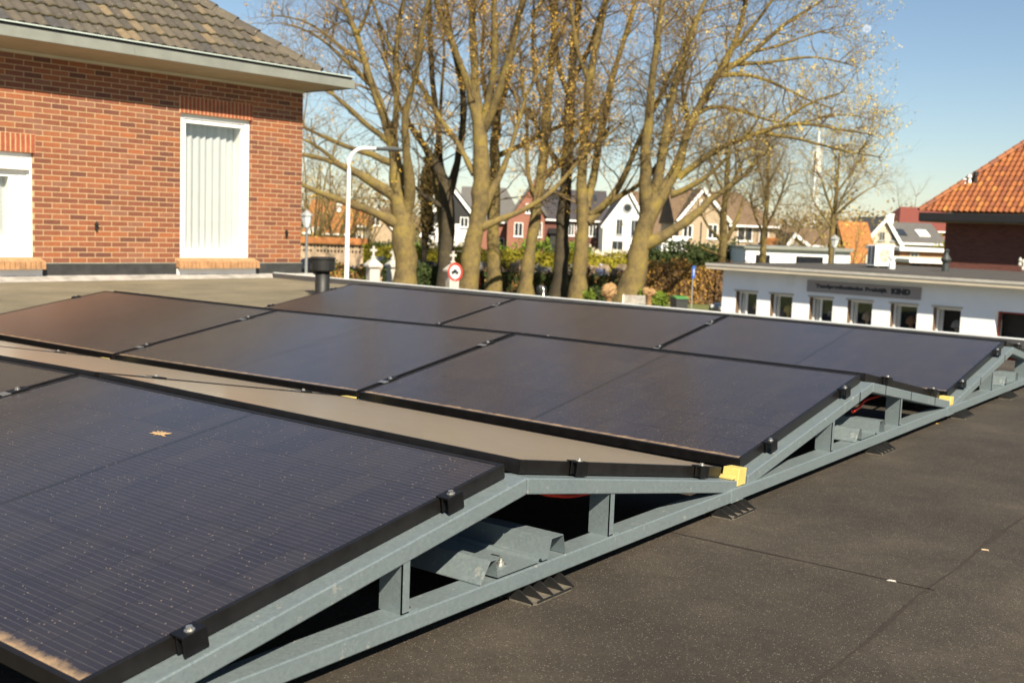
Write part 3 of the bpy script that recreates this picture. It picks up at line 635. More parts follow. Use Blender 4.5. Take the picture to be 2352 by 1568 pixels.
# ================================================================== trees (limbs traced, given their own depth, then grown on)
def pb(x, y): return ((700+x/2.064)/1.0884, y/2.064/1.0884)
def pc_(x, y): return ((1400+x/1.96)/1.0884, y/1.96/1.0884)
SB, SC = 1/2.064/1.0884, 1/1.96/1.0884
def smooth_path(P, Rr, step):
    P = np.array(P); Rr = np.array(Rr); seg = np.linalg.norm(np.diff(P, axis=0), axis=1); s = np.concatenate([[0], np.cumsum(seg)]); n = max(4, int(s[-1]/step)+1)
    u = np.linspace(0, s[-1], n); Q = np.stack([np.interp(u, s, P[:, k]) for k in range(3)], 1); r = np.interp(u, s, Rr)
    for _ in range(3): Q[1:-1] = (Q[:-2]+2*Q[1:-1]+Q[2:])/4; r[1:-1] = (r[:-2]+2*r[1:-1]+r[2:])/4
    return Q, r
def grow(parents, per_m, rad, length, g, up=.35, along=.55, npts=5, zmin=-99, wob=.16, tips=2, rmax=.35, taper=.35, lscale=None):
    """children for a list of (points, radii): arrays P[N,n,3], R[N,n]"""
    st, dr, r0, ln = [], [], [], []
    for Q, r in parents:
        seg = np.linalg.norm(np.diff(Q, axis=0), axis=1); s = np.concatenate([[0], np.cumsum(seg)]); tot = s[-1]
        k = g.poisson(per_m*tot); us = np.concatenate([g.uniform(.12*tot, tot, k), np.full(tips, tot*.97)])
        for u in us:
            p = np.array([np.interp(u, s, Q[:, j]) for j in range(3)]); rr = np.interp(u, s, r)
            if p[2] < zmin or rr > rmax: continue
            i = min(np.searchsorted(s, u), len(Q)-1); tg = Q[i]-Q[i-1]; tg = tg/(np.linalg.norm(tg)+1e-9)
            rd = g.normal(size=3); rd -= tg*rd.dot(tg); rd /= np.linalg.norm(rd)+1e-9
            d = tg*along*g.uniform(.4, 1.3)+rd*g.uniform(.5, 1.)+np.array([0, 0, up*g.uniform(.3, 1.4)]); d /= np.linalg.norm(d)
            st.append(p); dr.append(d); r0.append(min(rr*.8, g.uniform(*rad))); ln.append(g.uniform(*length)*(min(1., max(.3, rr/lscale)) if lscale else 1))
    if not st: return np.zeros((0, npts, 3)), np.zeros((0, npts))
    st, dr, r0, ln = map(np.array, (st, dr, r0, ln)); Nn = len(st); P = np.zeros((Nn, npts, 3)); P[:, 0] = st; d = dr.copy()
    for k in range(1, npts):
        d = d+g.normal(size=(Nn, 3))*wob+np.array([0, 0, up*.18]); d /= np.linalg.norm(d, axis=1, keepdims=True); P[:, k] = P[:, k-1]+d*(ln/(npts-1))[:, None]
    Rr = r0[:, None]*np.linspace(1, taper, npts)[None]
    return P, Rr
def quads(C, size, g, n_per=1, flat=0.):
    """leaf sized quads round centres C"""
    C = np.repeat(C, n_per, 0); n = len(C); a = g.normal(size=(n, 3)); a /= np.linalg.norm(a, axis=1, keepdims=True); b = np.cross(a, g.normal(size=(n, 3))); b /= np.linalg.norm(b, axis=1, keepdims=True)
    sz = g.uniform(.55, 1.25, (n, 1))*size; a = a*sz; b = b*sz*.7
    V = np.stack([C-a, C+b*.9, C+a, C-b*.9], 1).reshape(-1, 3); return V, np.arange(n*4).reshape(n, 4)
def tree(name, label, D, limbs, conv, scale, seed, bark_='bark', bud=None, dens=1., budn=1., budz=-99, ext=17., group='tall bare trees along the street', twig='twig', budx=None):
    g = np.random.default_rng(seed); mm = D/FPX*scale; L3 = []; prev = []
    for li, pts in enumerate(limbs):
        px = [(*conv(p[0], p[1]), p[2]*mm/2) for p in pts]
        off = 0.
        if prev:
            best = 1e9
            for Q2, o2 in prev:
                for (x2, y2), oo in zip(Q2, o2):
                    dd = (px[0][0]-x2)**2+(px[0][1]-y2)**2
                    if dd < best: best = dd; off = oo
        k = 0. if li == 0 else g.uniform(-.45, .45); ln = 0; P = []; Rr = []; offs = []
        for i, (x, y, r) in enumerate(px):
            if i: ln += math.hypot(x-px[i-1][0], y-px[i-1][1])*D/FPX
            o = off+k*ln; offs.append(o); P.append(at(x, y, D+o)); Rr.append(max(r, .012))
        prev.append(([(q[0], q[1]) for q in px], offs))
        if li == 0:                                   # root the trunk in the ground
            b0 = P[0].copy(); b0[2] = GZ-.1; h = P[0][2]-GZ; mid = P[0].copy(); mid[2] = GZ+min(.5, h*.3)
            P = [b0, mid]+P; Rr = [Rr[0]*1.45, Rr[0]*1.12]+Rr
        if px[-1][1] < 6:                             # grows on above the picture
            dvec = P[-1]-P[-2]; dvec /= np.linalg.norm(dvec); e = ext*g.uniform(.7, 1.2); r_ = Rr[-1]
            for q in range(1, 6):
                dvec = dvec+g.normal(size=3)*.13+np.array([0, 0, .06]); dvec /= np.linalg.norm(dvec); P.append(P[-1]+dvec*e/5); Rr.append(max(.012, r_*(1-q/5.6)))
        L3.append(smooth_path(P, Rr, .55))
    t = thing(name, label, 'tree', (*L3[0][0][0][:2], GZ), group)
    V, F, o = [], [], 0
    for Q, r in L3:
        wv = r[:, None]*g.normal(size=(len(r), 3))*.08; v, f = tubes((Q+wv)[None], (r*(1+g.normal(size=len(r))*.075))[None], 10); V.append(v); F.append(f+o); o += len(v)
    fast('trunk', np.concatenate(V), np.concatenate(F), bark_, t)
    P1, R1 = grow(L3, 1.6*dens, (.018, .05), (1.8, 4.6), g, up=.3, npts=7, zmin=GZ+4.5, wob=.2, lscale=.11)
    p1 = list(zip(P1, R1))
    P2, R2 = grow(p1, 2.1*dens, (.008, .018), (.8, 2.0), g, up=.22, npts=5, wob=.22, tips=2)
    p2 = list(zip(P2, R2))
    P3, R3 = grow(p2, 2.6*dens, (.0045, .008), (.35, .95), g, up=.2, npts=4, wob=.2, tips=1)
    V, F, o = [], [], 0
    for P, Rr, k in ((P1, R1, 5), (P2, R2, 4), (P3, R3, 3)):
        if len(P): v, f = tubes(P, Rr, k); V.append(v); F.append(f+o); o += len(v)
    fast('branches', np.concatenate(V), np.concatenate(F), twig, t)
    if bud and len(P3):
        tip = P3[:, -1]; sel = (g.random(len(tip)) < .5*budn) & (tip[:, 2] > budz)
        if budx is not None: sel &= budx(tip, g)
        c = tip[sel]; c = np.concatenate([c, P3[:, 2][sel][::2]]); c = c+g.normal(size=c.shape)*.05
        v, f = quads(c, .048, g, 5); v2 = v+np.repeat(np.repeat(g.normal(size=(len(c)*5, 3))*.085, 4, 0), 1, 0); fast('blossom', v2, f, bud, t, False)
    return t
T1 = [[(650, 1460, 122), (645, 1300, 124), (640, 1150, 122), (622, 1060, 112), (608, 980, 92), (603, 900, 74), (600, 830, 66), (590, 760, 62), (575, 700, 56), (545, 630, 54), (510, 520, 45), (470, 430, 40), (440, 330, 35), (400, 180, 30), (340, 60, 28), (315, -10, 25)],
 [(615, 1160, 70), (570, 1125, 50), (500, 1095, 45), (420, 1075, 40), (300, 1030, 33), (190, 990, 28), (60, 930, 20), (-60, 860, 14)],
 [(625, 1040, 80), (565, 985, 62), (480, 940, 50), (390, 890, 40), (300, 840, 32), (200, 810, 26), (80, 790, 20), (-40, 770, 12)],
 [(300, 845, 26), (240, 780, 20), (180, 740, 15), (90, 705, 11)],
 [(585, 750, 45), (598, 580, 40), (608, 450, 32), (592, 350, 30), (600, 200, 25), (620, 60, 22), (650, -40, 18)],
 [(590, 850, 45), (520, 805, 38), (420, 790, 30), (330, 750, 25), (230, 710, 22), (120, 655, 17), (0, 600, 12)],
 [(560, 730, 36), (480, 680, 32), (400, 600, 28), (330, 530, 25), (260, 470, 20), (150, 420, 15), (60, 400, 10)],
 [(640, 1120, 70), (672, 1050, 68), (690, 1000, 64), (665, 900, 54), (640, 850, 48), (663, 770, 42), (650, 700, 38), (625, 630, 35), (640, 580, 30), (690, 450, 28), (715, 330, 26), (730, 150, 22), (760, 20, 20), (775, -20, 16)],
 [(480, 450, 26), (420, 390, 22), (340, 320, 18), (200, 180, 14), (60, 130, 9)], [(440, 330, 24), (330, 260, 18), (210, 150, 14), (100, 90, 9), (-50, 80, 6)], [(600, 300, 22), (540, 200, 18), (500, 80, 15), (470, -20, 12)], [(400, 180, 20), (450, 80, 16), (480, -10, 13)]]
T2 = [[(855, 1470, 86), (865, 1250, 76), (870, 1050, 76), (858, 960, 66), (820, 870, 46), (765, 780, 38), (700, 690, 30), (650, 620, 26), (612, 540, 22), (570, 420, 16), (540, 260, 12), (500, 120, 9)],
 [(875, 1000, 54), (892, 940, 46), (915, 830, 40), (940, 720, 36), (950, 580, 32), (948, 450, 30), (900, 300, 28), (870, 100, 24), (850, -20, 20)],
 [(845, 920, 36), (815, 820, 34), (825, 680, 30), (790, 500, 30), (780, 300, 28), (770, 100, 26), (775, -20, 22)], [(850, 1070, 34), (800, 1055, 28), (720, 1010, 22), (690, 960, 15)], [(800, 560, 20), (730, 450, 16), (640, 330, 12), (560, 280, 8)]]
T2b = [[(828, 1470, 42), (832, 1250, 36), (830, 1080, 34), (800, 980, 28), (790, 850, 24), (820, 700, 20), (830, 500, 17), (850, 300, 13), (840, 100, 10)], [(795, 900, 18), (740, 800, 14), (720, 650, 11)]]
T3 = [[(965, 1480, 98), (990, 1300, 95), (1020, 1150, 92), (1035, 1000, 87), (1040, 850, 84), (1037, 700, 80), (1025, 620, 66), (1008, 520, 48), (1004, 350, 42), (990, 150, 38), (990, -20, 34)],
 [(1020, 640, 52), (995, 560, 45), (970, 420, 40), (900, 250, 36), (830, 80, 32), (795, -20, 28)], [(1045, 640, 48), (1066, 550, 40), (1100, 420, 36), (1110, 250, 32), (1100, 60, 30), (1108, -20, 26)],
 [(1050, 680, 44), (1090, 580, 44), (1155, 420, 44), (1190, 250, 40), (1230, 100, 36), (1258, -20, 32)], [(1000, 900, 34), (970, 820, 30), (920, 740, 30), (840, 640, 28), (760, 500, 24), (700, 380, 20), (650, 330, 14)],
 [(1040, 1170, 44), (1085, 1150, 34), (1140, 1130, 30), (1250, 1095, 27), (1350, 1030, 25), (1430, 970, 23), (1500, 880, 20), (1570, 790, 18), (1640, 740, 15), (1760, 640, 10)],
 [(1000, 1240, 44), (1050, 1070, 46), (1100, 965, 45), (1150, 880, 34), (1190, 780, 27), (1215, 680, 23), (1250, 550, 20), (1300, 420, 18), (1380, 300, 16), (1450, 100, 13), (1480, -10, 10)], [(1110, 420, 22), (1180, 330, 18), (1260, 200, 15), (1330, 60, 12), (1360, -10, 10)]]
T4 = [[(1105, 1480, 74), (1100, 1200, 66), (1105, 960, 60), (1108, 800, 50), (1112, 600, 44), (1170, 420, 38), (1200, 200, 34), (1255, 0, 28)], [(1110, 810, 30), (1230, 760, 25), (1340, 700, 22), (1440, 650, 20), (1560, 620, 17), (1680, 605, 12)], [(1110, 640, 28), (1060, 520, 24), (1040, 340, 20), (1050, 150, 16), (1060, -10, 13)]]
T5 = [[(1268, 1480, 76), (1290, 1300, 62), (1320, 1100, 58), (1340, 950, 54), (1363, 800, 50), (1372, 650, 45), (1390, 450, 40), (1410, 250, 36), (1420, 60, 30), (1424, -20, 26)], [(1325, 1030, 30), (1275, 930, 23), (1272, 800, 20), (1278, 600, 18), (1245, 430, 14), (1240, 260, 10)], [(1350, 930, 34), (1430, 850, 28), (1500, 770, 25), (1580, 680, 22), (1660, 560, 17), (1720, 420, 12)], [(1380, 560, 26), (1320, 440, 22), (1300, 260, 18), (1310, 60, 14), (1310, -20, 12)]]
T6 = [[(1442, 1490, 80), (1455, 1300, 72), (1462, 1100, 68), (1480, 900, 62), (1490, 700, 55), (1500, 500, 50), (1510, 300, 44), (1530, 100, 38), (1545, -20, 34)], [(1470, 860, 36), (1425, 830, 28), (1380, 780, 23), (1320, 660, 18), (1290, 560, 13)], [(1480, 880, 40), (1545, 820, 30), (1610, 760, 24), (1700, 660, 18)], [(1500, 520, 30), (1440, 380, 26), (1420, 200, 22), (1400, 40, 18), (1395, -20, 15)], [(1505, 420, 28), (1580, 300, 24), (1640, 120, 20), (1680, -20, 16)]]
T7 = [[(80, 1450, 80), (100, 1300, 72), (114, 1100, 68), (110, 980, 58), (101, 850, 46), (120, 700, 45), (130, 500, 42), (160, 300, 38), (200, 120, 34), (230, -20, 30)], [(125, 1020, 48), (168, 860, 40), (190, 700, 38), (230, 500, 34), (270, 330, 30), (340, 120, 28), (375, -20, 24)],
 [(135, 1090, 50), (215, 1005, 40), (290, 930, 36), (330, 830, 30), (390, 680, 26), (450, 560, 24), (520, 400, 19), (600, 240, 14), (660, 80, 10)], [(150, 1050, 34), (250, 980, 26), (350, 940, 23), (430, 880, 22), (490, 800, 20), (520, 740, 16), (560, 640, 11)], [(150, 420, 26), (90, 280, 22), (60, 120, 18), (50, -20, 14)]]
T8 = [[(335, 1475, 150), (350, 1400, 122), (372, 1300, 106), (395, 1200, 98), (422, 1080, 88), (460, 985, 80), (525, 930, 66), (560, 850, 54), (600, 750, 46), (640, 600, 41), (690, 500, 38), (750, 400, 36), (820, 300, 32), (880, 150, 26), (918, -10, 22)],
 [(430, 1060, 74), (415, 980, 66), (418, 850, 56), (416, 700, 48), (440, 550, 40), (452, 350, 34), (480, 200, 30), (498, 20, 26), (505, -20, 22)], [(450, 1000, 60), (470, 920, 54), (490, 830, 50), (510, 700, 42), (540, 500, 38), (580, 350, 32), (640, 180, 28), (698, 20, 24), (715, -20, 20)],
 [(780, 370, 32), (860, 310, 28), (960, 250, 25), (1030, 190, 22), (1080, 120, 20), (1180, 70, 15), (1290, 10, 10)], [(580, 870, 40), (640, 820, 34), (700, 780, 32), (800, 710, 30), (900, 670, 27), (1000, 650, 24), (1080, 600, 22), (1200, 600, 18), (1300, 620, 14), (1420, 645, 9), (1540, 660, 5)],
 [(1000, 655, 20), (1120, 670, 16), (1230, 690, 14), (1330, 730, 12), (1450, 750, 9), (1580, 772, 5)], [(640, 580, 30), (700, 525, 24), (800, 510, 20), (880, 540, 17), (980, 580, 14), (1060, 600, 11)], [(790, 370, 28), (870, 352, 24), (950, 370, 20), (1050, 400, 16), (1120, 440, 12), (1220, 500, 10), (1340, 530, 6)],
 [(820, 320, 26), (900, 310, 22), (1000, 310, 18), (1100, 295, 14), (1230, 270, 12), (1350, 295, 8), (1460, 330, 5)], [(415, 1200, 70), (460, 1180, 58), (510, 1160, 50), (590, 1110, 45), (680, 1040, 42), (750, 960, 35), (830, 915, 24), (920, 850, 16), (980, 760, 10)], [(540, 960, 44), (590, 940, 36), (640, 920, 30), (720, 870, 22), (800, 800, 15), (860, 720, 9)],
 [(860, 230, 24), (940, 140, 20), (1000, 60, 17), (1050, -20, 14)], [(1080, 600, 16), (1180, 520, 12), (1290, 470, 9), (1400, 450, 6)], [(640, 600, 22), (590, 480, 18), (600, 330, 15), (640, 250, 11)], [(960, 250, 16), (1080, 230, 13), (1200, 170, 10), (1330, 140, 7), (1430, 120, 4)], [(1200, 600, 12), (1320, 560, 9), (1440, 560, 6), (1540, 590, 4)]]
T9 = [[(790, 1280, 44), (800, 1180, 38), (800, 1060, 33), (812, 950, 29), (820, 820, 20), (822, 700, 12), (830, 620, 8)], [(800, 1200, 24), (850, 1120, 20), (880, 1060, 15), (900, 960, 10)], [(800, 1190, 20), (740, 1130, 15), (700, 1090, 10), (680, 1010, 7)], [(805, 1000, 18), (850, 880, 15), (900, 780, 10)], [(810, 960, 16), (760, 860, 12), (730, 780, 8)], [(795, 1250, 20), (730, 1240, 16), (690, 1210, 10)]]
T10 = [[(990, 1290, 36), (1000, 1180, 28), (1005, 1080, 25), (1018, 950, 20), (1022, 820, 15), (1020, 700, 9)], [(1000, 1150, 16), (950, 1060, 12), (930, 950, 8)], [(1005, 1120, 16), (1060, 1030, 12), (1090, 930, 8), (1120, 850, 5)], [(1015, 980, 12), (980, 860, 9), (960, 760, 5)], [(1020, 900, 12), (1080, 800, 8), (1110, 720, 5)]]
T11 = [[(1328, 1290, 32), (1332, 1180, 27), (1340, 1050, 24), (1358, 930, 18), (1362, 820, 12), (1372, 740, 7)], [(1342, 1050, 14), (1300, 960, 11), (1280, 870, 7)], [(1345, 1060, 14), (1420, 990, 11), (1480, 940, 8), (1540, 910, 5)], [(1358, 940, 12), (1420, 860, 8), (1460, 800, 5)], [(1336, 1120, 12), (1280, 1050, 9), (1240, 980, 6)]]
mid = lambda tip, g: g.random(len(tip)) < .42
def outer(tip, g):                                     # blossom is thickest towards the outside of the big crown
    q = (tip-CAM)@RT/((tip-CAM)@FW)*FPX+1176; return g.random(len(tip)) < np.clip((q-1400)/520, .12, 1)
tree('tree', 'stout tree with low wide side limbs beside the white street lamp', 52, T1, pb, SB, 1, 'bark', 'bud_orange', 1.15, .2)
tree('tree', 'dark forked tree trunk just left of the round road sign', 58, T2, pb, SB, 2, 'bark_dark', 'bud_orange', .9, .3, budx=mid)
tree('tree', 'thin mossy tree against the left side of the dark forked trunk', 60, T2b, pb, SB, 12, 'bark', None, .7)
tree('tree', 'thick leaning tree directly behind the round road sign', 54, T3, pb, SB, 3, 'bark', 'bud_orange', 1.15, .5)
tree('tree', 'upright tree just right of the thick leaning one behind the sign', 59, T4, pb, SB, 4, 'bark', 'bud_orange', 1., .5)
tree('tree', 'slightly bent tree standing in front of the brick house with the dark roof', 56, T5, pb, SB, 5, 'bark', 'bud_orange', 1., .5)
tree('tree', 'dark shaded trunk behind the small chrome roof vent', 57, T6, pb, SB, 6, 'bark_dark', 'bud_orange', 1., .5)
tree('tree', 'pale forked tree just right of the dark shaded trunk', 55, T7, pc_, SC, 7, 'bark', 'bud_orange', 1.05, .5)
tree('tree', 'largest leaning tree with the wide yellow blossoming crown on the right', 53, T8, pc_, SC, 8, 'bark', 'bud_yellow', 1.15, .75, budx=outer)
tree('tree', 'young bare tree in front of the tan brick house', 66, T9, pc_, SC, 9, 'bark', None, 1.5, .5, ext=3, group='young bare trees behind the white building', twig='twig_pale')
tree('tree', 'slender bare tree left of the telecom mast', 68, T10, pc_, SC, 10, 'bark', None, 1.6, .4, ext=3, group='young bare trees behind the white building', twig='twig_pale')
tree('tree', 'slender bare tree right of the telecom mast behind a lantern', 64, T11, pc_, SC, 11, 'bark', 'bud_yellow', 1.5, .2, ext=3, group='young bare trees behind the white building', twig='twig_pale')
# ================================================================== street, cemetery and houses behind
def sheet(name, pts, z, mat):
    o = MB().add([(x, y, z) for x, y in pts], [tuple(range(len(pts)))]).build(name, mat); return tag(o, kind='structure')
def gxy(px, D): p = ground(px, D); return p[0], p[1]
def up_normal(pts):
    a = sum(pts[i][0]*pts[(i+1) % len(pts)][1]-pts[(i+1) % len(pts)][0]*pts[i][1] for i in range(len(pts))); return pts if a > 0 else pts[::-1]
sheet('road', up_normal([gxy(-600, 26), gxy(-600, 44), gxy(3000, 40), gxy(3000, 16)]), GZ+.004, 'tarmac')
sheet('pavement', up_normal([gxy(-600, 44.2), gxy(-600, 53), gxy(1700, 50), gxy(1700, 43)]), GZ+.10, 'paving')
sheet('gravel_path', up_normal([gxy(600, 61), gxy(600, 73), gxy(1480, 73), gxy(1480, 61)]), GZ+.006, 'paving')
o = MB(); a = gxy(-600, 44); b_ = gxy(1700, 43)
o.prism([(a[0], a[1], GZ), (b_[0], b_[1], GZ), (b_[0]-.1, b_[1]+.12, GZ), (a[0]-.1, a[1]+.12, GZ)], (0, 0, .12)); tag(o.build('kerb', 'stone_grey'), kind='structure')
RH = np.array([RT[0], RT[1], 0]); RH /= np.linalg.norm(RH); FH = np.array([FW[0], FW[1], 0]); FH /= np.linalg.norm(FH)
class Site:                                            # local frame of something far off: x to the picture's right (turned by ang), y away, z up from the street
    def __init__(s, px, D, ang=0.):
        s.o = ground(px, D); s.ax = RH*math.cos(ang)+FH*math.sin(ang); s.ay = FH*math.cos(ang)-RH*math.sin(ang); s.rot = math.atan2(s.ax[1], s.ax[0]); s.D = D; s.k = D/FPX; s.px = px
    def thing(s, name, label, cat, group=None):
        t = thing(name, label, cat, s.o, group); t.rotation_euler = (0, 0, s.rot); return t
    def z(s, y, px=None): return zat(px or s.px, y, s.D)-GZ
    def x(s, px): return (px-s.px)*s.k
def part(name, b, mat, parent, **k):
    o = b.build(name, mat, None, **k); o.parent = parent; return o
def window(parent, x0, x1, z0, z1, y, mat='white_paint', sill=True, bars=1):
    f = .07; b = MB(); b.box((x0, y-.03, z0), (x0+f, y+.02, z1)); b.box((x1-f, y-.03, z0), (x1, y+.02, z1)); b.box((x0+f, y-.03, z1-f), (x1-f, y+.02, z1)); b.box((x0+f, y-.03, z0), (x1-f, y+.02, z0+f))
    for k in range(bars): xm = x0+(x1-x0)*(k+1)/(bars+1); b.box((xm-.03, y-.025, z0+f), (xm+.03, y+.02, z1-f))
    if sill: b.box((x0-.06, y-.10, z0-.07), (x1+.06, y-.001, z0-.002))
    w_ = part('window', b, mat, parent); b = MB(); b.box((x0+f, y-.012, z0+f), (x1-f, y+.01, z1-f)); part('pane', b, 'pane', w_); return w_
def gable_front(parent, x0, x1, eave_l, eave_r, apex, ax, depth, wall, roof, y=0., over=.25, verge='white_paint', wname='wall'):
    """a gable whose triangle faces us; ridge runs away"""
    b = MB().prism([(x0, y, 0), (x1, y, 0), (x1, y, eave_r), (ax, y, apex), (x0, y, eave_l)], (0, depth, 0)); w_ = part(wname, b, wall, parent)
    th = .16; b = MB()
    for (xa, za) in ((x0, eave_l), (x1, eave_r)):
        d = np.array([xa-ax, 0, za-apex]); d /= np.linalg.norm(d); n = np.array([-d[2], 0, d[0]]); n *= np.sign(n[2]); e = np.array([xa, y, za])+d*over
        p0 = np.array([ax, y-over, apex]); b.prism([p0+n*.01+[0, 0, 0], e+[0, -over, 0]+n*.01, e+[0, -over, 0]+n*(.01+th), p0+[0, 0, th/max(.3, n[2])]], (0, depth+2*over, 0))
    r_ = part('roof', b, roof, parent)
    b = MB()
    for (xa, za) in ((x0, eave_l), (x1, eave_r)):
        d = np.array([xa-ax, 0, za-apex]); d /= np.linalg.norm(d); n = np.array([-d[2], 0, d[0]]); n *= np.sign(n[2]); e = np.array([xa, y-over-.06, za])+d*(over+.02); p0 = np.array([ax, y-over-.06, apex])
        b.prism([p0-n*.06, e-n*.06, e+n*.2, p0+[0, 0, .2/max(.3, n[2])]], (0, .055, 0))
    part('verge_board', b, verge, r_); return w_, r_
def ridge_side(parent, x0, x1, eave, ridge, depth, wall, roof, y=0., over=.35, gutter='white_paint', hipl=0., hipr=0.):
    """a roof slope facing us; ridge runs left to right"""
    ym = y+depth/2; b = MB(); b.box((x0, y, 0), (x1, y+depth, eave))
    if not hipl: b.prism([(x0, y, eave), (x0, ym, ridge), (x0, y+depth, eave)], (.2, 0, 0))
    if not hipr: b.prism([(x1-.2, y, eave), (x1-.2, ym, ridge), (x1-.2, y+depth, eave)], (.2, 0, 0))
    w_ = part('wall', b, wall, parent); sl = (ridge-eave)/(depth/2); b = MB(); t_ = .14; o_ = .2
    A = [(x0-o_, y-over, eave-over*sl), (x1+o_, y-over, eave-over*sl), (x1+o_-hipr-(o_ if hipr else 0), ym, ridge), (x0-o_+hipl+(o_ if hipl else 0), ym, ridge)]
    Bk = [(x0-o_, y+depth+over, eave-over*sl), (x1+o_, y+depth+over, eave-over*sl)]
    vs = A+Bk; vs2 = [(p[0], p[1], p[2]+t_) for p in vs]
    b.add(vs+vs2, [(0, 1, 2, 3)[::-1], (6, 7, 8, 9), (5, 4, 3, 2)[::-1], (11, 10, 9, 8), (0, 6, 9, 3) if 0 else (0, 1, 7, 6), (4, 10, 11, 5), (0, 6, 10, 4), (1, 5, 11, 7), (6, 9, 10), (7, 11, 8), (0, 4, 3), (1, 2, 5)])
    r_ = part('roof', b, roof, parent); b = MB(); b.box((x0-o_, y-over-.12, eave-over*sl-.10), (x1+o_, y-over-.005, eave-over*sl+.06)); part('gutter', b, gutter, r_); return w_, r_
def chimney(parent, x, y, z0, z1, mat, w=.3):
    b = MB(); b.box((x-w, y-w, z0), (x+w, y+w, z1)); b.box((x-w-.05, y-w-.05, z1), (x+w+.05, y+w+.05, z1+.1)); part('chimney', b, mat, parent)
# --- orange roofed house, left
s = Site(745, 112); t = s.thing('house', 'low house with a big orange tiled roof behind the cemetery wall', 'house')
w_, r_ = ridge_side(t, s.x(700), s.x(800), 2.6, s.z(458)-.1, 9, 'brick_tan', 'roof_orange'); window(t, -1.6, -.4, .9, 2.1, -.01)
b = MB(); b.box((s.x(706), -.9, 2.3), (s.x(737), .9, 3.0)); part('dormer', b, 'white_paint', r_)
b = MB(); b.lathe([(.25, 0), (.25, .6), (.4, .65), (.4, .9), (.1, 1.)], (s.x(767), 2.6, 4.6), 10); part('vent', b, 'white_paint', r_)
s = Site(818, 116); t = s.thing('house', 'small house with a short orange roof right of the lamp post', 'house'); ridge_side(t, s.x(800), s.x(836), 3.4, s.z(483), 6, 'cream', 'roof_orange'); window(t, -.5, .6, 1.0, 2.3, -.01)
s = Site(862, 122); t = s.thing('house', 'brown gabled house behind the low limb of the stout tree', 'house'); gable_front(t, s.x(828), s.x(900), 3.0, 3.0, s.z(484), s.x(866), 9, 'brick_tan', 'roof_brown'); window(t, -.6, .5, 3.3, 4.4, -.01)
# --- white and black boarded gable house
s = Site(1015, 104); t = s.thing('house', 'white house with a black boarded gable behind the dark trunk', 'house'); xa, xb, ax = s.x(970), s.x(1082), s.x(1030)
ea = s.z(540); eb = s.z(492); ap = s.z(428); zb = s.z(512)
gable_front(t, xa, xb, ea, eb, ap, ax, 10, 'white_wall', 'roof_grey')
b = MB(); f = lambda z, x0, z0: ax+(x0-ax)*(ap-z)/(ap-z0); b.prism([(max(xa, f(zb, xa, ea)), -.06, zb), (xb, -.06, zb), (xb, -.06, eb), (ax, -.06, ap)], (0, .058, 0)); part('gable_boards', b, 'dark', t)
window(t, s.x(1055), s.x(1074), s.z(520), s.z(497), -.08, bars=1); window(t, s.x(1004), s.x(1024), .9, 2.6, -.01)
s = Site(1125, 126); t = s.thing('house', 'long house with a plain grey roof left of the brick gable', 'house'); w_, r_ = ridge_side(t, s.x(1055), s.x(1200), 4.4, s.z(430), 11, 'brick_far', 'roof_grey', hipr=2.2); window(t, .5, 1.6, 1., 2.4, -.01)
chimney(r_, s.x(1085), 5.5, s.z(440), s.z(420), 'brick_tan', .35)
# --- brick house with the dark roof, white round-window wing
s = Site(1270, 118); t = s.thing('house', 'brick house with a dark roof and a red chimney in the middle distance', 'house'); xl, xm = s.x(1163), s.x(1248)
gable_front(t, xl, xm, s.z(508), s.z(492), s.z(434), s.x(1211), 11, 'brick_far', 'roof_dark', verge='roof_grey', wname='gable_wall')
w_, r_ = ridge_side(t, xm+.02, s.x(1392), s.z(500), s.z(434), 9.5, 'brick_dark', 'roof_dark', y=.8)
chimney(r_, s.x(1227), 4., s.z(440), s.z(413), 'brick_far', .28)
for x0, x1, y0, y1 in ((1179, 1199, 548-2, 514), (1204, 1219, 492, 470)): window(t, s.x(x0), s.x(x1), s.z(y0), s.z(y1), -.01)
window(t, s.x(1232), s.x(1243), s.z(546), s.z(512), -.01)
for x0, x1 in ((1304, 1318), (1322, 1338), (1352, 1368)): window(t, s.x(x0), s.x(x1), s.z(540), s.z(513), .79)
for xx in (1275, 1345, 1362):
    yy = 4.2; zz = s.z(500)+(s.z(434)-s.z(500))*(yy-.8)/4.75+.15; b = MB(); sl = math.atan2(s.z(434)-s.z(500), 4.75); b.obox((s.x(xx), yy, zz), (1, 0, 0), (0, math.cos(sl), math.sin(sl)), (0, -math.sin(sl), math.cos(sl)), (.45, .6, .05)); part('skylight', b, 'pane', r_)
b = MB(); b.box((s.x(1262), -.6, 0), (s.x(1290), .75, s.z(535))); b.prism([(s.x(1258), -.9, s.z(536)), (s.x(1258), .78, s.z(524)), (s.x(1258), .78, s.z(536))], (s.x(1296)-s.x(1258), 0, 0)); part('porch', b, 'dark', t)
s = Site(1420, 113); t = s.thing('house', 'white gabled house wing with a round window', 'house'); xl, xr, ax = s.x(1383), s.x(1466), s.x(1438)
gable_front(t, xl, xr, s.z(520), s.z(488), s.z(442), ax, 9, 'white_wall', 'roof_dark')
b = MB(); c0 = np.array([s.x(1436), -.05, s.z(477)]); n = 20
ring_ = lambda r_0, r_1, y0: [tuple(c0+[r_*math.cos(q*2*math.pi/n), y0, r_*math.sin(q*2*math.pi/n)]) for r_ in (r_0, r_1) for q in range(n)]
b.add(ring_(.52, .36, -.03)+ring_(.52, .36, .05), [(i, (i+1) % n, n+(i+1) % n, n+i) for i in range(n)]+[(2*n+i, i, (i+1) % n, 2*n+(i+1) % n)[::-1] for i in range(n)])
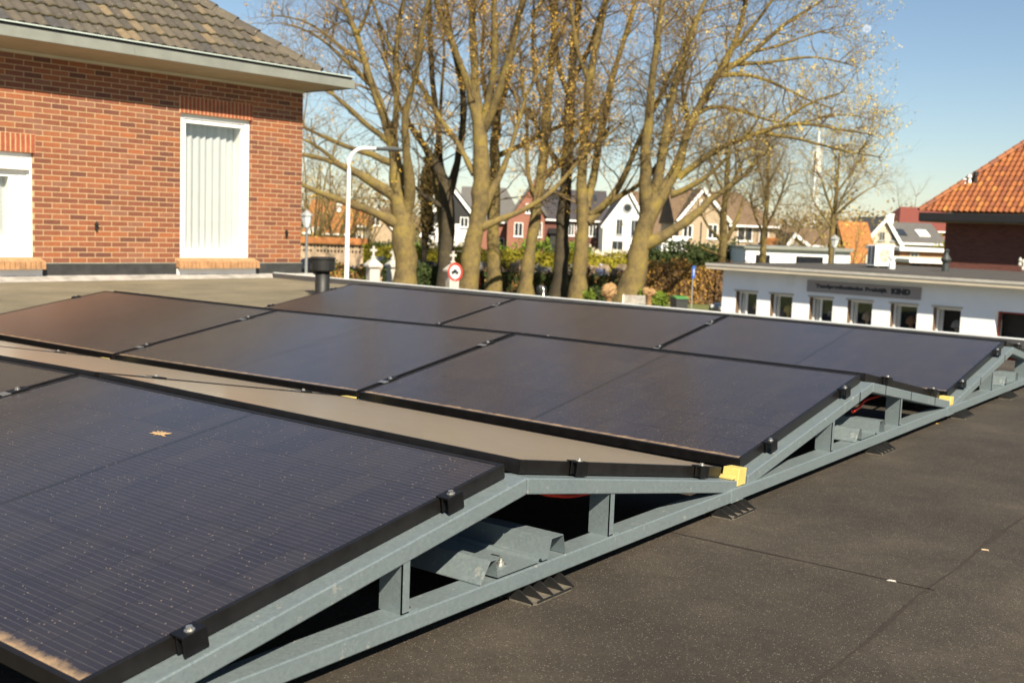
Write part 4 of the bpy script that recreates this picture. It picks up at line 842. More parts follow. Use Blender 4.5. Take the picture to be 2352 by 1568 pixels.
rw = part('round_window', b, 'grey_paint', t); b = MB(); b.prism([tuple(c0+[.36*math.cos(q*2*math.pi/n), 0, .36*math.sin(q*2*math.pi/n)]) for q in range(n)], (0, .04, 0)); part('pane', b, 'pane', rw)
for x0, x1, y0, y1 in ((1412, 1427, 539, 503), (1446, 1461, 541, 504), (1404, 1430, 575, 553)): window(t, s.x(x0), s.x(x1), s.z(y0), s.z(y1), -.01, 'grey_paint')
s = Site(1512, 122); t = s.thing('house', 'house with a brown roof half hidden behind the largest leaning trunk', 'house'); ridge_side(t, s.x(1462), s.x(1575), 3.6, s.z(440), 12, 'brick_dark', 'roof_brown'); window(t, -1, .4, 1., 2.4, -.01)
# --- tan brick house on the right of the big trunk
s = Site(1660, 100); t = s.thing('house', 'tan brick house with white gutter and a gable behind the young tree', 'house')
w_, r_ = ridge_side(t, s.x(1548), s.x(1778), s.z(512), s.z(440), 10, 'brick_tan', 'roof_brown', hipr=2.6); gable_front(t, s.x(1553), s.x(1664), s.z(508), s.z(508), s.z(441), s.x(1604), 6, 'brick_tan', 'roof_brown', y=-.8, wname='gable_wall')
for x0, x1, y0, y1 in ((1562, 1584, 548, 520), (1618, 1641, 549, 516), (1597, 1606, 482, 462)): window(t, s.x(x0), s.x(x1), s.z(y0), s.z(y1), -.81)
for x0, x1, y0, y1 in ((1690, 1725, 552, 518), (1740, 1762, 552, 522)): window(t, s.x(x0), s.x(x1), s.z(y0), s.z(y1), -.01)
b = MB(); b.tube([(s.x(1603), -.86, 0), (s.x(1603), -.86, s.z(512))], [.05]*2, 8); part('drainpipe', b, 'dark', t)
b = MB(); b.box((s.x(1497), -6, 0), (s.x(1551), -1.2, s.z(556))); b.box((s.x(1492), -6.2, s.z(556)), (s.x(1553), -1.0, s.z(546))); part('bay', b, 'white_wall', t)
# --- long low white garage block with blue-grey roof edge
s = Site(1830, 76); t = s.thing('garage_block', 'long low white garage with a blue grey roof edge behind the young trees', 'garage')
b = MB(); b.box((s.x(1712), 0, 0), (s.x(1952), 6, s.z(574))); part('wall', b, 'white_wall', t); b = MB(); b.box((s.x(1755), -.3, s.z(574)), (s.x(1956), 6.2, s.z(567))); b.box((s.x(1706), -.2, s.z(574)), (s.x(1755)-.01, 6.2, s.z(570))); part('roof', b, 'zinc', t)
for x0, x1 in ((1828, 1890), (1735, 1768)): b = MB(); b.box((s.x(x0), -.03, .1), (s.x(x1), .0, s.z(588))); part('garage_door', b, 'car_dark', t)
s = Site(1805, 96); t = s.thing('house', 'small orange roof with a dark boarded gable beyond the white garage', 'house'); ridge_side(t, s.x(1770), s.x(1812), 2.2, s.z(551), 6, 'cream', 'roof_orange'); gable_front(t, s.x(1797), s.x(1852), s.z(568), s.z(568), s.z(541), s.x(1815), 7, 'cream', 'roof_dark', y=-1.); window(t, s.x(1812), s.x(1822), s.z(572), s.z(558), -1.01)
s = Site(1870, 150); t = s.thing('house', 'distant house with a long brown roof below the telecom mast', 'house'); ridge_side(t, s.x(1810), s.x(1925), 2.8, s.z(527), 9, 'brick_far', 'roof_brown'); window(t, -1, 1, 1, 2.2, -.01)
# --- cluster on the right
s = Site(1990, 88); t = s.thing('house', 'small house with a bright orange roof left of the white gable', 'house'); ridge_side(t, s.x(1952), s.x(2012), 2.0, s.z(513), 7, 'cream', 'roof_orange'); window(t, -1, .4, .8, 1.8, -.01)
s = Site(2028, 92); t = s.thing('house', 'cream gabled house with two upper windows behind the air conditioner', 'house'); gable_front(t, s.x(1983), s.x(2062), s.z(560), s.z(560), s.z(506), s.x(2027), 8, 'cream', 'roof_grey')
for x0, x1 in ((2014, 2028), (2041, 2056)): window(t, s.x(x0), s.x(x1), s.z(553), s.z(532), -.01, 'grey_paint')
s = Site(2105, 100); t = s.thing('house', 'house with dark roof and white rooflights left of the dark brick house', 'house'); w_, r_ = ridge_side(t, s.x(2048), s.x(2164), s.z(556), s.z(514), 8, 'cream', 'roof_grey'); window(t, 0, 1.2, .8, 2., -.01)
for xx in (2075, 2128):
    b = MB(); sl = math.atan2(s.z(514)-s.z(556), 4); b.obox((s.x(xx), 1.6, s.z(556)+(s.z(514)-s.z(556))*.4+.15), (1, 0, 0), (0, math.cos(sl), math.sin(sl)), (0, -math.sin(sl), math.cos(sl)), (.5, .75, .06)); part('rooflight', b, 'pane' if xx < 2100 else 'white_paint', r_)
chimney(r_, s.x(2062), 3.6, s.z(516), s.z(498), 'white_paint', .22); chimney(r_, s.x(2072), 3.9, s.z(516), s.z(494), 'white_paint', .2)
s = Site(2115, 140); t = s.thing('house', 'tall red brick and red roofed house farthest right on the skyline', 'house'); w_, r_ = ridge_side(t, s.x(2060), s.x(2200), s.z(528), s.z(476), 12, 'brick_far', 'roof_red', hipl=2.0); window(t, 0, 1.4, 2., 3.4, -.01)
s = Site(2120, 56); t = s.thing('flat_canopy', 'white edged flat roofed shed with brown doors left of the dark brick house', 'shed'); 
b = MB(); b.box((s.x(2088), 0, 0), (s.x(2175), 5, s.z(604))); part('wall', b, 'wood_brown', t); b = MB(); b.box((s.x(2083), -.3, s.z(604)), (s.x(2180), 5.2, s.z(596))); part('roof', b, 'white_paint', t); b = MB(); b.box((s.x(2092), -.04, .05), (s.x(2112), 0, s.z(608))); part('door', b, 'dark', t)
s = Site(2125, 66); t = s.thing('flat_canopy', 'farther flat roofed shed with a pale edge and a small window', 'shed')
b = MB(); b.box((s.x(2065), 0, 0), (s.x(2180), 6, s.z(578))); part('wall', b, 'wood_brown', t); b = MB(); b.box((s.x(2060), -.3, s.z(578)), (s.x(2184), 6.2, s.z(570))); part('roof', b, 'white_paint', t); window(t, s.x(2088), s.x(2108), s.z(595), s.z(581), -.01, 'grey_paint')
b = MB(); b.box((s.x(1985), -.2, 0), (s.x(2180), -.05, s.z(590))); part('fence_wall', b, 'cream', t)
# --- the white dental practice across the street
s = Site(1637, 34.2, 0.); s.ax = np.array([.988, -.156, 0]); s.ay = np.array([.156, .988, 0]); s.rot = math.atan2(-.156, .988)
def onw(px, py, y=0.):                                  # photo point -> metres along and up this facade
    P0 = s.o+s.ay*y; d = ray(px, py); q = CAM+d*(np.dot(P0-CAM, s.ay)/np.dot(d, s.ay)); return float(np.dot(q-s.o, s.ax)), float(q[2]-GZ)
k4 = lambda x, y: ((1750+x/2.903)/1.0884, (500+y/2.903)/1.0884)
t = s.thing('dental_practice', 'low white dental practice with a flat roof and a row of small windows', 'building')
xw = onw(*k4(165, 600))[0]; zt = 2.76; xe_ = 17.
wins = []
for x0, x1 in ((258, 413), (508, 672), (792, 966), (1068, 1255), (1380, 1583), (1690, 1902)):
    a, b_ = onw(*k4(x0, 700+.085*(x0-258)))[0], onw(*k4(x1, 700))[0]; wins.append((a, b_, .75, onw(*k4(x0, 657+.0846*(x0-258)))[1]))
zwt = sum(q[3] for q in wins)/6; wins = [(a, b_, .95, zwt) for a, b_, c, d in wins]; xd = onw(*k4(2142, 810))[0]; wins.append((xd, xd+2.2, .35, onw(*k4(2150, 805))[1]))
wb = wall_with_holes(xw, xe_, 0, zt, wins, 0, .28); wb.add([(xw, 0, 0), (xw, 9, 0), (xw, 9, zt), (xw, 0, zt)], [(0, 1, 2, 3)][::-1]); wb.add([(xe_, 0, 0), (xe_, 9, 0), (xe_, 9, zt), (xe_, 0, zt), (xw, 9, 0), (xw, 9, zt)], [(0, 1, 2, 3), (1, 4, 5, 2)])
part('wall', wb, 'white_wall', t)
for q, (a, b_, c, d) in enumerate(wins):
    red = q == 6; f = .06; m_ = 'dark_red' if red else 'white_paint'; b = MB(); y = .20
    b.box((a+.002, y, c), (a+f, y+.06, d)); b.box((b_-f, y, c), (b_-.002, y+.06, d)); b.box((a+f, y, d-f), (b_-f, y+.06, d-.002)); b.box((a+f, y, c), (b_-f, y+.06, c+f))
    if q in (0, 2): b.box((a+f+.18, y, c+f), (a+f+.23, y+.055, d-f))
    wn = part('window', b, m_, t); b = MB(); b.box((a+f, y+.03, c+f), (b_-f, y+.035, d-f)); part('pane', b, 'clear_glass', wn)
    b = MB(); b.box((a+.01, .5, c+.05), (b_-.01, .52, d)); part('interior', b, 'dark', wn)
    if not red:
        b = MB(); b.box((a+.06, .29, c+f), (a+.06+.13*(b_-a), .33, d-f)); part('curtain', b, 'white_paint', wn)
        b = MB(); b.box((a-.04, -.025, d+.001), (b_+.04, .05, d+.055)); part('lintel', b, 'cream', wn)
        b = MB(); b.box((a-.03, -.05, c-.06), (b_+.03, .2, c-.002)); part('sill', b, 'cream', wn)
        b = MB(); b.box((a+.001, .02, c), (a+.008, .2, d-.002)); part('jamb', b, 'roof_brown', wn)
        b = MB(); q_ = random.Random(q); cx, cz = a+(b_-a)*q_.uniform(.5, .75), c+.28
        b.lathe([(.10, 0), (.13, .05), (.10, .16), (.04, .22), (.05, .34), (.16, .38), (.12, .52), (.02, .58)], (cx, .40, cz), 8); part('ornament', b, ('wood_pale', 'bud_yellow', 'stone_grey', 'stone_tan', 'wood_brown', 'stone_grey')[q], wn)
# flat roof with a deep pale eave and a dark felt top
ov = .45; xo = onw(*k4(45, 460), -ov)[0]
b = MB(); b.box((xo, -ov, zt-.0), (xe_+.5, 9.4, zt+.16)); rf = part('roof', b, 'cream', t)
b = MB(); b.box((xo-.02, -ov-.02, zt+.10), (xe_+.52, -ov-.001, zt+.175)); part('roof_edge', b, 'stone_white', rf)
b = MB(); b.box((xo+.12, -ov+.14, zt+.161), (xe_+.4, 9.3, zt+.19)); part('roof_felt', b, 'felt_dark', rf)
# name board with its lettering
sa, sb = onw(*k4(777, 600), -.05), onw(*k4(1600, 680), -.05); z1 = onw(*k4(777, 577), -.05)[1]; z0 = onw(*k4(777, 660), -.05)[1]
z1 = (z1+onw(*k4(1600, 637), -.05)[1])/2; z0 = (z0+onw(*k4(1598, 729), -.05)[1])/2
sg = s.thing('name_board', 'grey board reading Tandprothetische Praktijk KIND on the white wall', 'sign'); b = MB(); b.box((sa[0], -.045, z0), (sb[0], -.004, z1)); part('board', b, 'sign_grey', sg)
def lettering(txt, x, z, size, length, parent, mat, off=.0, serif=True):
    cu = bpy.data.curves.new('lettering', 'FONT'); cu.body = txt; cu.size = size; cu.extrude = .004; cu.offset = off; cu.space_character = 1.12
    tmp = bpy.data.objects.new('lettering', cu); COL.objects.link(tmp); dg = bpy.context.evaluated_depsgraph_get(); me = bpy.data.meshes.new_from_object(tmp.evaluated_get(dg)); bpy.data.objects.remove(tmp)
    o = bpy.data.objects.new('lettering', me); COL.objects.link(o); me.materials.clear(); me.materials.append(M[mat]); v = np.array([q.co[:] for q in me.vertices]); wdt = v[:, 0].max()-v[:, 0].min(); k = length/wdt
    for q in me.vertices: q.co = ((q.co.x-v[:, 0].min())*k, -q.co.z, q.co.y)
    o.parent = parent; o.location = (x, -.047, z); return o
hb = z1-z0; x1 = onw(*k4(838, 640), -.05)[0]; x2 = onw(*k4(1362, 670), -.05)[0]; x3, x4 = onw(*k4(1385, 680), -.05)[0], onw(*k4(1525, 690), -.05)[0]
lettering('Tandprothetische Praktijk', x1, z0+hb*.42, hb*.40, x2-x1, sg, 'letters', .010); lettering('KIND', x3, z0+hb*.36, hb*.56, x4-x3, sg, 'letters', .018)
b = MB(); xx, zz = onw(*k4(660, 580)); b.box((xx-.12, -.03, zz-.14), (xx+.12, -.002, zz+.14)); part('wall_box', b, 'white_paint', t)
# air conditioner on the roof
D = 34.8; c = at(2017, 614, D); zr_ = GZ+zt+.19; ac = thing('air_conditioner', 'white air conditioning unit standing on the white building roof', 'air conditioner', (c[0], c[1], zr_)); ac.rotation_euler = (0, 0, 1.12)
wA, hA, dA = .62, .72, .34; b = MB(); b.box((-.33, -dA/2, .06), (.33+.12, dA/2, hA)); part('casing', b, 'white_paint', ac, bevel=.015)
for sx in (-.24, .3): b = MB(); b.box((sx-.05, -dA/2-.03, 0), (sx+.05, dA/2+.03, .058)); part('foot', b, 'dark', ac)
b = MB()
for a_ in range(2):
    for k in range(9): b.box((-.334, -.14+a_*.15, .12+k*.063), (-.329, -.02+a_*.15, .165+k*.063))
part('side_grille', b, 'dark', ac)
for zc in (.39,):
    b = MB(); n = 24; rr = .24; pts = [(.06+rr*math.cos(q*2*math.pi/n), -dA/2-.006, zc+rr*math.sin(q*2*math.pi/n)) for q in range(n)]; b.prism(pts, (0, .007, 0)); fg = part('fan_guard', b, 'stone_white', ac)
    b = MB()
    for q in range(3): a_ = q*2.094+.5; b.prism([(.06+.05*math.cos(a_), -dA/2-.01, zc+.05*math.sin(a_)), (.06+.22*math.cos(a_), -dA/2-.01, zc+.22*math.sin(a_)), (.06+.2*math.cos(a_+.7), -dA/2-.01, zc+.2*math.sin(a_+.7))], (0, .004, 0))
    part('fan', b, 'stone_tan', fg)
c = at(2048, 616, 34.2); o = MB().lathe([(.10, 0), (.10, .2), (.075, .22), (.075, .3), (.11, .3), (.11, .37)], (c[0], c[1], zr_), 14).build('roof_vent', 'white_paint', smooth=False); tag(o, 'short white roof vent right beside the air conditioner', 'vent')
c = at(2171, 622, 33.5); o = MB().lathe([(.11, 0), (.10, .26), (.12, .27), (.16, .36), (.12, .42), (.07, .5), (.06, .58), (.09, .62), (.02, .68)], (c[0], c[1], zr_), 14).build('roof_vent', 'bin'); tag(o, 'grey pointed metal vent in front of the dark brick house', 'vent')
# --- dark brick house with the orange pantile roof
s = Site(2165, 44.); s.ax = np.array([.988, -.156, 0]); s.ay = np.array([.156, .988, 0]); s.rot = math.atan2(-.156, .988)
t = s.thing('brick_house', 'dark brick house with an orange pantile roof and black gutter at the right', 'house')
zg = onw(2160, 500, -.75)[1]-.15; b = MB(); b.box((0, 0, 0), (12, 9, zg+.1)); part('wall', b, 'brick_dark', t)
b = MB(); xg = onw(2112, 495, -.8)[0]; b.box((xg, -.72, zg-.02), (12.5, .0, zg+.05)); b.box((xg, .0, zg-.02), (-.001, 9.5, zg+.05)); part('soffit', b, 'soffit', t)
b = MB(); b.box((xg-.02, -.85, zg+.0), (12.5, -.721, zg+.34)); b.box((xg-.02, -.72, zg+.051), (xg+.1, 9.6, zg+.34)); part('gutter', b, 'dark', t, bevel=.03)
e0 = -.82; z0r = zg+.40; PT = R(45); tb = tiles_mesh(xg-.02, .70, 16, 0, 12.4, .285, .030, .215, 8); 
# pantiles: steeper round rolls
rf = part('roof', tb, 'pantiles', t)
b = MB(); b.tone = []; hv = np.array([.70*4.56, 4.56*math.cos(PT), 4.56*math.sin(PT)]); A = np.array([xg, e0-.02, z0r+.02]); hl = np.linalg.norm(hv); hv /= hl; sd = np.cross(hv, [0, 0, 1.]); sd /= np.linalg.norm(sd); hu = np.cross(sd, hv)
for k in range(int(hl/.36)):
    c0 = A+hv*k*.36+hu*.05; c1 = c0+hv*.40-hu*.02; pf = [(-.11, -.06), (-.08, .03), (0, .07), (.08, .03), (.11, -.06)]; o_ = len(b.v)
    b.v += [tuple(c0+sd*x*1.1+hu*z*1.1) for x, z in pf]+[tuple(c1+sd*x+hu*z) for x, z in pf]; b.f += [(o_+i, o_+i+1, o_+5+i+1, o_+5+i) for i in range(4)]; b.tone += [rnd.random()*.8]*4
part('hip_tiles', b, 'pantiles', rf)
b = MB(); b.add([A, A+hv*hl, (A[0]+.7*4.56, 9.5, (A+hv*hl)[2]), (A[0], 9.5, A[2]), (12.4, (A+hv*hl)[1], (A+hv*hl)[2]), (12.4, 9.5, (A+hv*hl)[2])], [(0, 1, 2, 3), (1, 4, 5, 2)]); part('back_roof', b, 'roof_orange', rf)
p_ = lambda px, py: (lambda q: q)(onw(px, py, e0+1.6))
for px, py, hh in ((2226, 430, .3), (2240, 418, .42), (2214, 440, .16)):
    x_, z_ = onw(px, py, .35); b = MB(); v_ = (.35-e0)/math.cos(PT); b.lathe([(.07, -.1), (.07, hh*.6), (.11, hh*.6), (.11, hh)], (x_, .35, z0r+v_*math.sin(PT)), 10); part('roof_pipe', b, 'white_paint' if hh < .4 else 'dark', rf)
# ================================================================== hedges, shrubs, cemetery
def hedge(name, label, cat, pxa, pxb, D, h, wd, mat, n, size, seed, Db=None, group=None, rough=.08):
    g = np.random.default_rng(seed); a, b_ = ground(pxa, D), ground(pxb, Db or D); ex = b_-a; ln = np.linalg.norm(ex); ex /= ln; ey = np.array([-ex[1], ex[0], 0]); t = thing(name, label, cat, (a+b_)/2, group)
    u, v, w_ = g.random(n)*ln, g.random(n), g.random(n); face = g.random(n); pr = h/(2*h+wd)
    yy = np.where(face < pr, 0, np.where(face < 2*pr, 1, v)); zz = np.where(face < 2*pr, w_, 1.)
    wav = rough*(np.sin(u*1.7+seed)+np.sin(u*4.1)*.6)
    C = a[None]+ex[None]*u[:, None]+ey[None]*((yy-.5)*wd)[:, None]; C[:, 2] = GZ+zz*(h+wav)+g.normal(size=n)*rough*.7; C += g.normal(size=C.shape)*rough*.6
    mats = mat if isinstance(mat, tuple) else (mat,); mat = mats[-1]
    sel = np.clip(((np.sin(u*2.3+seed)+np.sin(u*.9+w_*4+seed*2)+g.normal(size=n)*1.1)*.25+.5)*len(mats), 0, len(mats)-1).astype(int)
    for q_, m_ in enumerate(mats):
        if (sel == q_).any(): V, F = quads(C[sel == q_], size, g); fast('leaves', V, F, m_, t, False)
    k = MB(); k.obox((a+b_)/2+np.array([0, 0, h*.47]), ex, ey, (0, 0, 1), (ln/2-.05, wd*.42, h*.46)); k.build('core', mat, t); return t
def shrub(name, label, cat, px, D, wd, h, mat, n, size, seed, z0=0., group=None, stem='twig', shape=1.):
    g = np.random.default_rng(seed); c = ground(px, D); t = thing(name, label, cat, c, group); nc = max(5, n//220); cl = g.normal(size=(nc, 3)); cl /= np.linalg.norm(cl, axis=1, keepdims=True); cl *= g.random((nc, 1))**.4
    pick = g.integers(0, nc, n); p = cl[pick]*.74+g.normal(size=(n, 3))*.16; sc = np.array([wd/2, wd/2, (h-z0)/2]); tp = 1-(shape < 1)*(p[:, 2:3]+1)*.5*(1-shape)
    C = c+np.array([0, 0, z0+(h-z0)/2])+p*sc*np.concatenate([tp, tp, np.ones_like(tp)], 1); C[:, 2] = np.maximum(C[:, 2], GZ+.03); V, F = quads(C, size, g); fast('leaves', V, F, mat, t, False)
    V, Fs, o = [], [], 0
    for k in range(7):
        e = c+np.array([0, 0, z0+(h-z0)*.45])+cl[k % nc]*sc*.6; q = np.stack([c, c*.5+e*.5+g.normal(size=3)*.05, e]); v, f = tubes(q[None], np.array([[.05, .035, .012]])*h/3, 5); V.append(v); Fs.append(f+o); o += len(v)
    fast('stems', np.concatenate(V), np.concatenate(Fs), stem, t); return t
def bare(name, label, px, D, h, wd, n, seed, mat='twig_pale', bud=None, group=None):
    g = np.random.default_rng(seed); c = ground(px, D); t = thing(name, label, 'tree', c, group); L0 = []
    for k in range(n):
        d = g.normal(size=3)*np.array([wd*.22, wd*.22, 0]); hh = h*g.uniform(.6, 1.); pts = [c+d*.15*q/1.+d*(q/5)**1.3*1.2+np.array([0, 0, hh*q/5])+g.normal(size=3)*.06*q for q in range(6)]; L0.append(smooth_path(pts, [.09*h/8*(1-q/6.5) for q in range(6)], .7))
    P1, R1 = grow(L0, 1.6, (.015, .03), (h*.12, h*.3), g, up=.35, npts=5, zmin=GZ+h*.15, wob=.18); P2, R2 = grow(list(zip(P1, R1)), 2.0, (.012, .02), (h*.05, h*.13), g, up=.25, npts=4, wob=.2)
    V, F, o = [], [], 0
    for Q, r in L0: v, f = tubes(Q[None], r[None], 5); V.append(v); F.append(f+o); o += len(v)
    fast('trunk', np.concatenate(V), np.concatenate(F), 'bark', t); V, F, o = [], [], 0
    for P, Rr in ((P1, R1), (P2, R2)): v, f = tubes(P, Rr, 3); V.append(v); F.append(f+o); o += len(v)
    fast('branches', np.concatenate(V), np.concatenate(F), mat, t)
    if bud: v, f = quads(P2[:, -1], .09, g, 2); fast('blossom', v, f, bud, t, False)
    return t
hedge('hedge', 'long clipped bright green hedge behind the graves', 'hedge', 835, 1490, 76, 2.06, 1.2, 'hedge_green', 9000, .10, 21)
hedge('hedge', 'dark evergreen hedge under the tan brick house', 'hedge', 1475, 1700, 82, 2.55, 1.6, 'hedge_dark', 4000, .14, 22, rough=.3)
hedge('hedge', 'dull brown hedge in front of the people and graves', 'hedge', 1080, 1490, 62, 1.35, .7, ('hedge_maroon', 'hedge_brown', 'hedge_dark'), 5200, .085, 23, rough=.2)
hedge('hedge', 'golden dry beech hedge beside the blue sign', 'hedge', 1482, 1640, 60, 1.95, 1., ('hedge_gold', 'hedge_brown', 'hedge_gold', 'hedge_maroon'), 4200, .085, 24, rough=.16)
hedge('hedge', 'red brown dry hedge between the golden hedge and the white building', 'hedge', 1642, 1720, 60, 1.95, 1., ('hedge_brown', 'hedge_maroon'), 1800, .085, 25, rough=.16)
hedge('hedge', 'dark low hedge between the stout tree and the dark forked trunk', 'hedge', 880, 1020, 60, 1.5, .8, 'hedge_dark', 2200, .10, 26, rough=.12)
hedge('hedge', 'brown green hedge left of the white stone pillar', 'hedge', 760, 842, 57, 1.35, .8, ('hedge_maroon', 'hedge_mid', 'hedge_brown'), 1500, .085, 27, rough=.12)
hedge('hedge', 'low dark green hedge right of the largest leaning trunk', 'hedge', 1472, 1536, 52, .95, .7, 'hedge_mid', 1500, .07, 28)
hedge('hedge', 'low dark hedge between the two knobbly cut trees trunks and pale forked tree', 'hedge', 1355, 1400, 52, 1.0, .7, 'hedge_dark', 900, .07, 29)
shrub('shrub', 'small round bright green shrub right of the pale forked tree', 'shrub', 1352, 51, .95, 1.05, 'hedge_mid', 900, .06, 30)
for i, (px, D, wd, h, mat, lb) in enumerate(((1185, 90, 6, 3.1, 'hedge_mid', 'green shrub under the brick gable behind the hedge'), (1257, 88, 6, 3.3, 'hedge_mid', 'green shrub behind the hedge below the brick house'), (1325, 88, 3.4, 3.3, 'hedge_mid', 'narrow green shrub left of the white blossom bushes'),
   (1370, 92, 4.2, 3.2, 'blossom', 'white blossoming bush left of the white gable wing'), (1405, 94, 3.6, 2.6, 'blossom', 'small white blossoming bush under the white gable wing'), (1452, 90, 3.8, 2.9, 'blossom', 'white blossoming bush beside the largest leaning trunk'), (1010, 88, 3.6, 3.4, 'blossom', 'pale blossoming bush beside the bronze conifer'), (1056, 90, 3.4, 2.8, 'blossom', 'pale blossoming bush under the white house with black boards'),
   (935, 96, 4, 2.6, 'hedge_mid', 'green shrub behind the stout tree trunk'), (880, 98, 4.5, 2.8, 'hedge_dark', 'dark shrub behind the hedge left of the stout tree'), (840, 100, 4, 2.4, 'hedge_dark', 'dark shrub at the right end of the pierced wall'), (1510, 90, 5, 3.4, 'hedge_dark', 'dark evergreen shrub right of the largest trunk'), (1600, 90, 6, 3.2, 'hedge_dark', 'dark evergreen shrub below the tan brick gable'), (1690, 86, 5, 2.9, 'hedge_dark', 'dark evergreen shrub left of the white garage'), (1245, 66, 1.6, 1.55, 'blossom', 'white flowering bush among the graves'), (2150, 78, 1.6, 4.3, 'hedge_green', 'green columnar shrub in front of the dark roofed house'), (1990, 60, 5, 2.2, 'hedge_gold', 'yellow bush behind the air conditioner'))):
    shrub('shrub', lb, 'shrub', px, D, wd, h, mat, 1300, .13 if D > 80 else .08, 40+i, .1)
shrub('conifer', 'tall bronze conifer between the stout tree and the dark forked trunk', 'tree', 975, 72, 1.9, 8.4, 'conifer', 3200, .13, 70, 1.2, None, 'bark_dark', .55)
for i, (px, D, h, wd, n, lb) in enumerate(((722, 92, 10.5, 5, 9, 'bare bushy tree beside the house corner'), (770, 96, 9, 5, 9, 'bare bushy tree behind the white lamp post'), (835, 99, 7.5, 5, 8, 'bare bushy tree left of the stout tree'), (905, 130, 9, 6, 8, 'bare tree beyond the stout tree'), (1700, 108, 10, 7, 9, 'bare tree rising behind the tan brick house'), (1790, 96, 7.5, 6, 9, 'bare tree behind the white garage'), (1860, 94, 6, 5, 8, 'low bare tree below the telecom mast'), (1945, 82, 5.5, 4, 8, 'low bare tree beside the bright orange roof'), (1905, 110, 7, 5, 8, 'bare tree between the mast and the orange roof'), (2095, 160, 11, 6, 8, 'bare tree on the skyline left of the red roof'))):
    bare('tree', lb, px, D, h, wd, n, 80+i, 'twig_pale', 'bud_yellow' if i % 3 == 1 else None, 'bare trees in the background')
g = np.random.default_rng(5); C = []
for px, D, wd, h in [(1560+26*k, 230+20*math.sin(k*2.3), 16, 7.5+2.2*math.sin(k*1.7)+1.2*math.sin(k*.6)) for k in range(26)]+[(690+30*k, 210, 16, 8+2*math.sin(k*2)) for k in range(9)]+[(960+40*k, 260, 20, 7) for k in range(15)]:
    q = g.normal(size=(420, 3))*np.array([wd*.3, wd*.3, h*.27])+[0, 0, h*.55]; C.append(ground(px, D)+np.array([q[:, 0], q[:, 1], np.abs(q[:, 2])]).T)
C = np.concatenate(C); V, F = quads(C, .42, g); M['wood_far'] = leafmat('far_wood', (.17, .115, .05), .4, .3); o = fast('far_wood', V, F, 'wood_far', None, False); tag(o, 'far off brown bare woodland along the horizon', 'woodland', kind='stuff')
# pierced columbarium wall with an orange tiled top
s = Site(762, 84); t = s.thing('pierced_wall', 'low wall pierced with square holes under an orange tiled top', 'wall'); x0, x1, zt, zb = s.x(680), s.x(836), s.z(560), .0
hol = []
for r_ in range(2):
    for k in range(19): xx = x0+.25+k*.265; hol.append((xx, xx+.15, zt-.28-.36*r_, zt-.1-.36*r_)) if xx+.15 < x1 and (k*7+r_*3) % 9 != 4 else None
part('wall', wall_with_holes(x0, x1, 0, zt, hol, 0, .2), 'stone_tan', t); b = MB(); b.box((x0, .2, 0), (x1, .26, zt)); part('niche_back', b, 'dark', t)
b = MB(); b.prism([(x0-.1, -.25, zt), (x0-.1, .9, zt+.12), (x0-.1, .25, s.z(545))], (x1-x0+.3, 0, 0)); part('tiled_top', b, 'roof_orange', t)
# stone gate pillars with crosses
def pillar(px, D, lb, top):
    s = Site(px, D, .5); t = s.thing('gate_pillar', lb, 'pillar', 'white stone cemetery pillars'); zc = s.z(top)
    b = MB(); b.box((-.24, -.24, 0), (.24, .24, zc-.95)); b.box((-.3, -.3, 0), (.3, .3, .35)); part('shaft', b, 'stone_white', t, bevel=.02)
    b = MB(); b.box((-.34, -.34, zc-.95), (.34, .34, zc-.86)); b.add([(-.34, -.34, zc-.86), (.34, -.34, zc-.86), (.34, .34, zc-.86), (-.34, .34, zc-.86), (0, 0, zc-.48)], [(0, 1, 4), (1, 2, 4), (2, 3, 4), (3, 0, 4)]); part('cap', b, 'stone_white', t)
    b = MB(); b.lathe([(.11, zc-.58), (.13, zc-.5), (.06, zc-.44)], (0, 0, 0), 10); b.box((-.045, -.045, zc-.45), (.045, .045, zc)); b.box((-.16, -.04, zc-.24), (-.046, .04, zc-.14)); b.box((.046, -.04, zc-.24), (.16, .04, zc-.14)); part('cross', b, 'stone_white', t)
pillar(858, 50.5, 'white stone pillar with a cross, right of the white lamp post', 565); pillar(903, 57, 'white stone pillar half hidden behind the stout tree', 571); pillar(1041, 51.5, 'white stone pillar behind the round road sign', 577)
# graves
kinds = [('stone_grey', 'grey upright headstone in the cemetery behind the trees', 'grey headstones'), ('stone_tan', 'tan upright headstone in the cemetery behind the trees', 'tan headstones'), ('car_dark', 'dark polished headstone in the cemetery behind the trees', 'dark headstones'), ('stone_white', 'white headstone in the cemetery behind the trees', 'white headstones')]
q = random.Random(33)
for k in range(44):
    px = q.uniform(800, 1478); D = q.choice((63.5, 66.5, 69.5, 72)); kd = kinds[q.choice((0, 0, 1, 1, 2, 3))]; s = Site(px, D, q.uniform(-.3, .3)); hh, ww = q.uniform(.9, 1.75), q.uniform(.3, .5)
    t = s.thing('headstone', kd[1], 'headstone', kd[2]); n = 9; b = MB(); rd = q.random() < .5
    pts = [(-ww, 0, .1), (ww, 0, .1)]+([(ww*math.cos(a), 0, hh-ww*.5+ww*.5*math.sin(a)) for a in np.linspace(0, math.pi, n)] if rd else [(ww, 0, hh), (-ww, 0, hh)]); b.prism(pts, (0, .14, 0)); part('stone', b, kd[0], t)
    b = MB(); b.box((-ww-.08, -.12, 0), (ww+.08, .3, .1)); b.box((-ww, -1.6, 0), (ww, -.13, .12)); part('base', b, 'stone_grey', t)
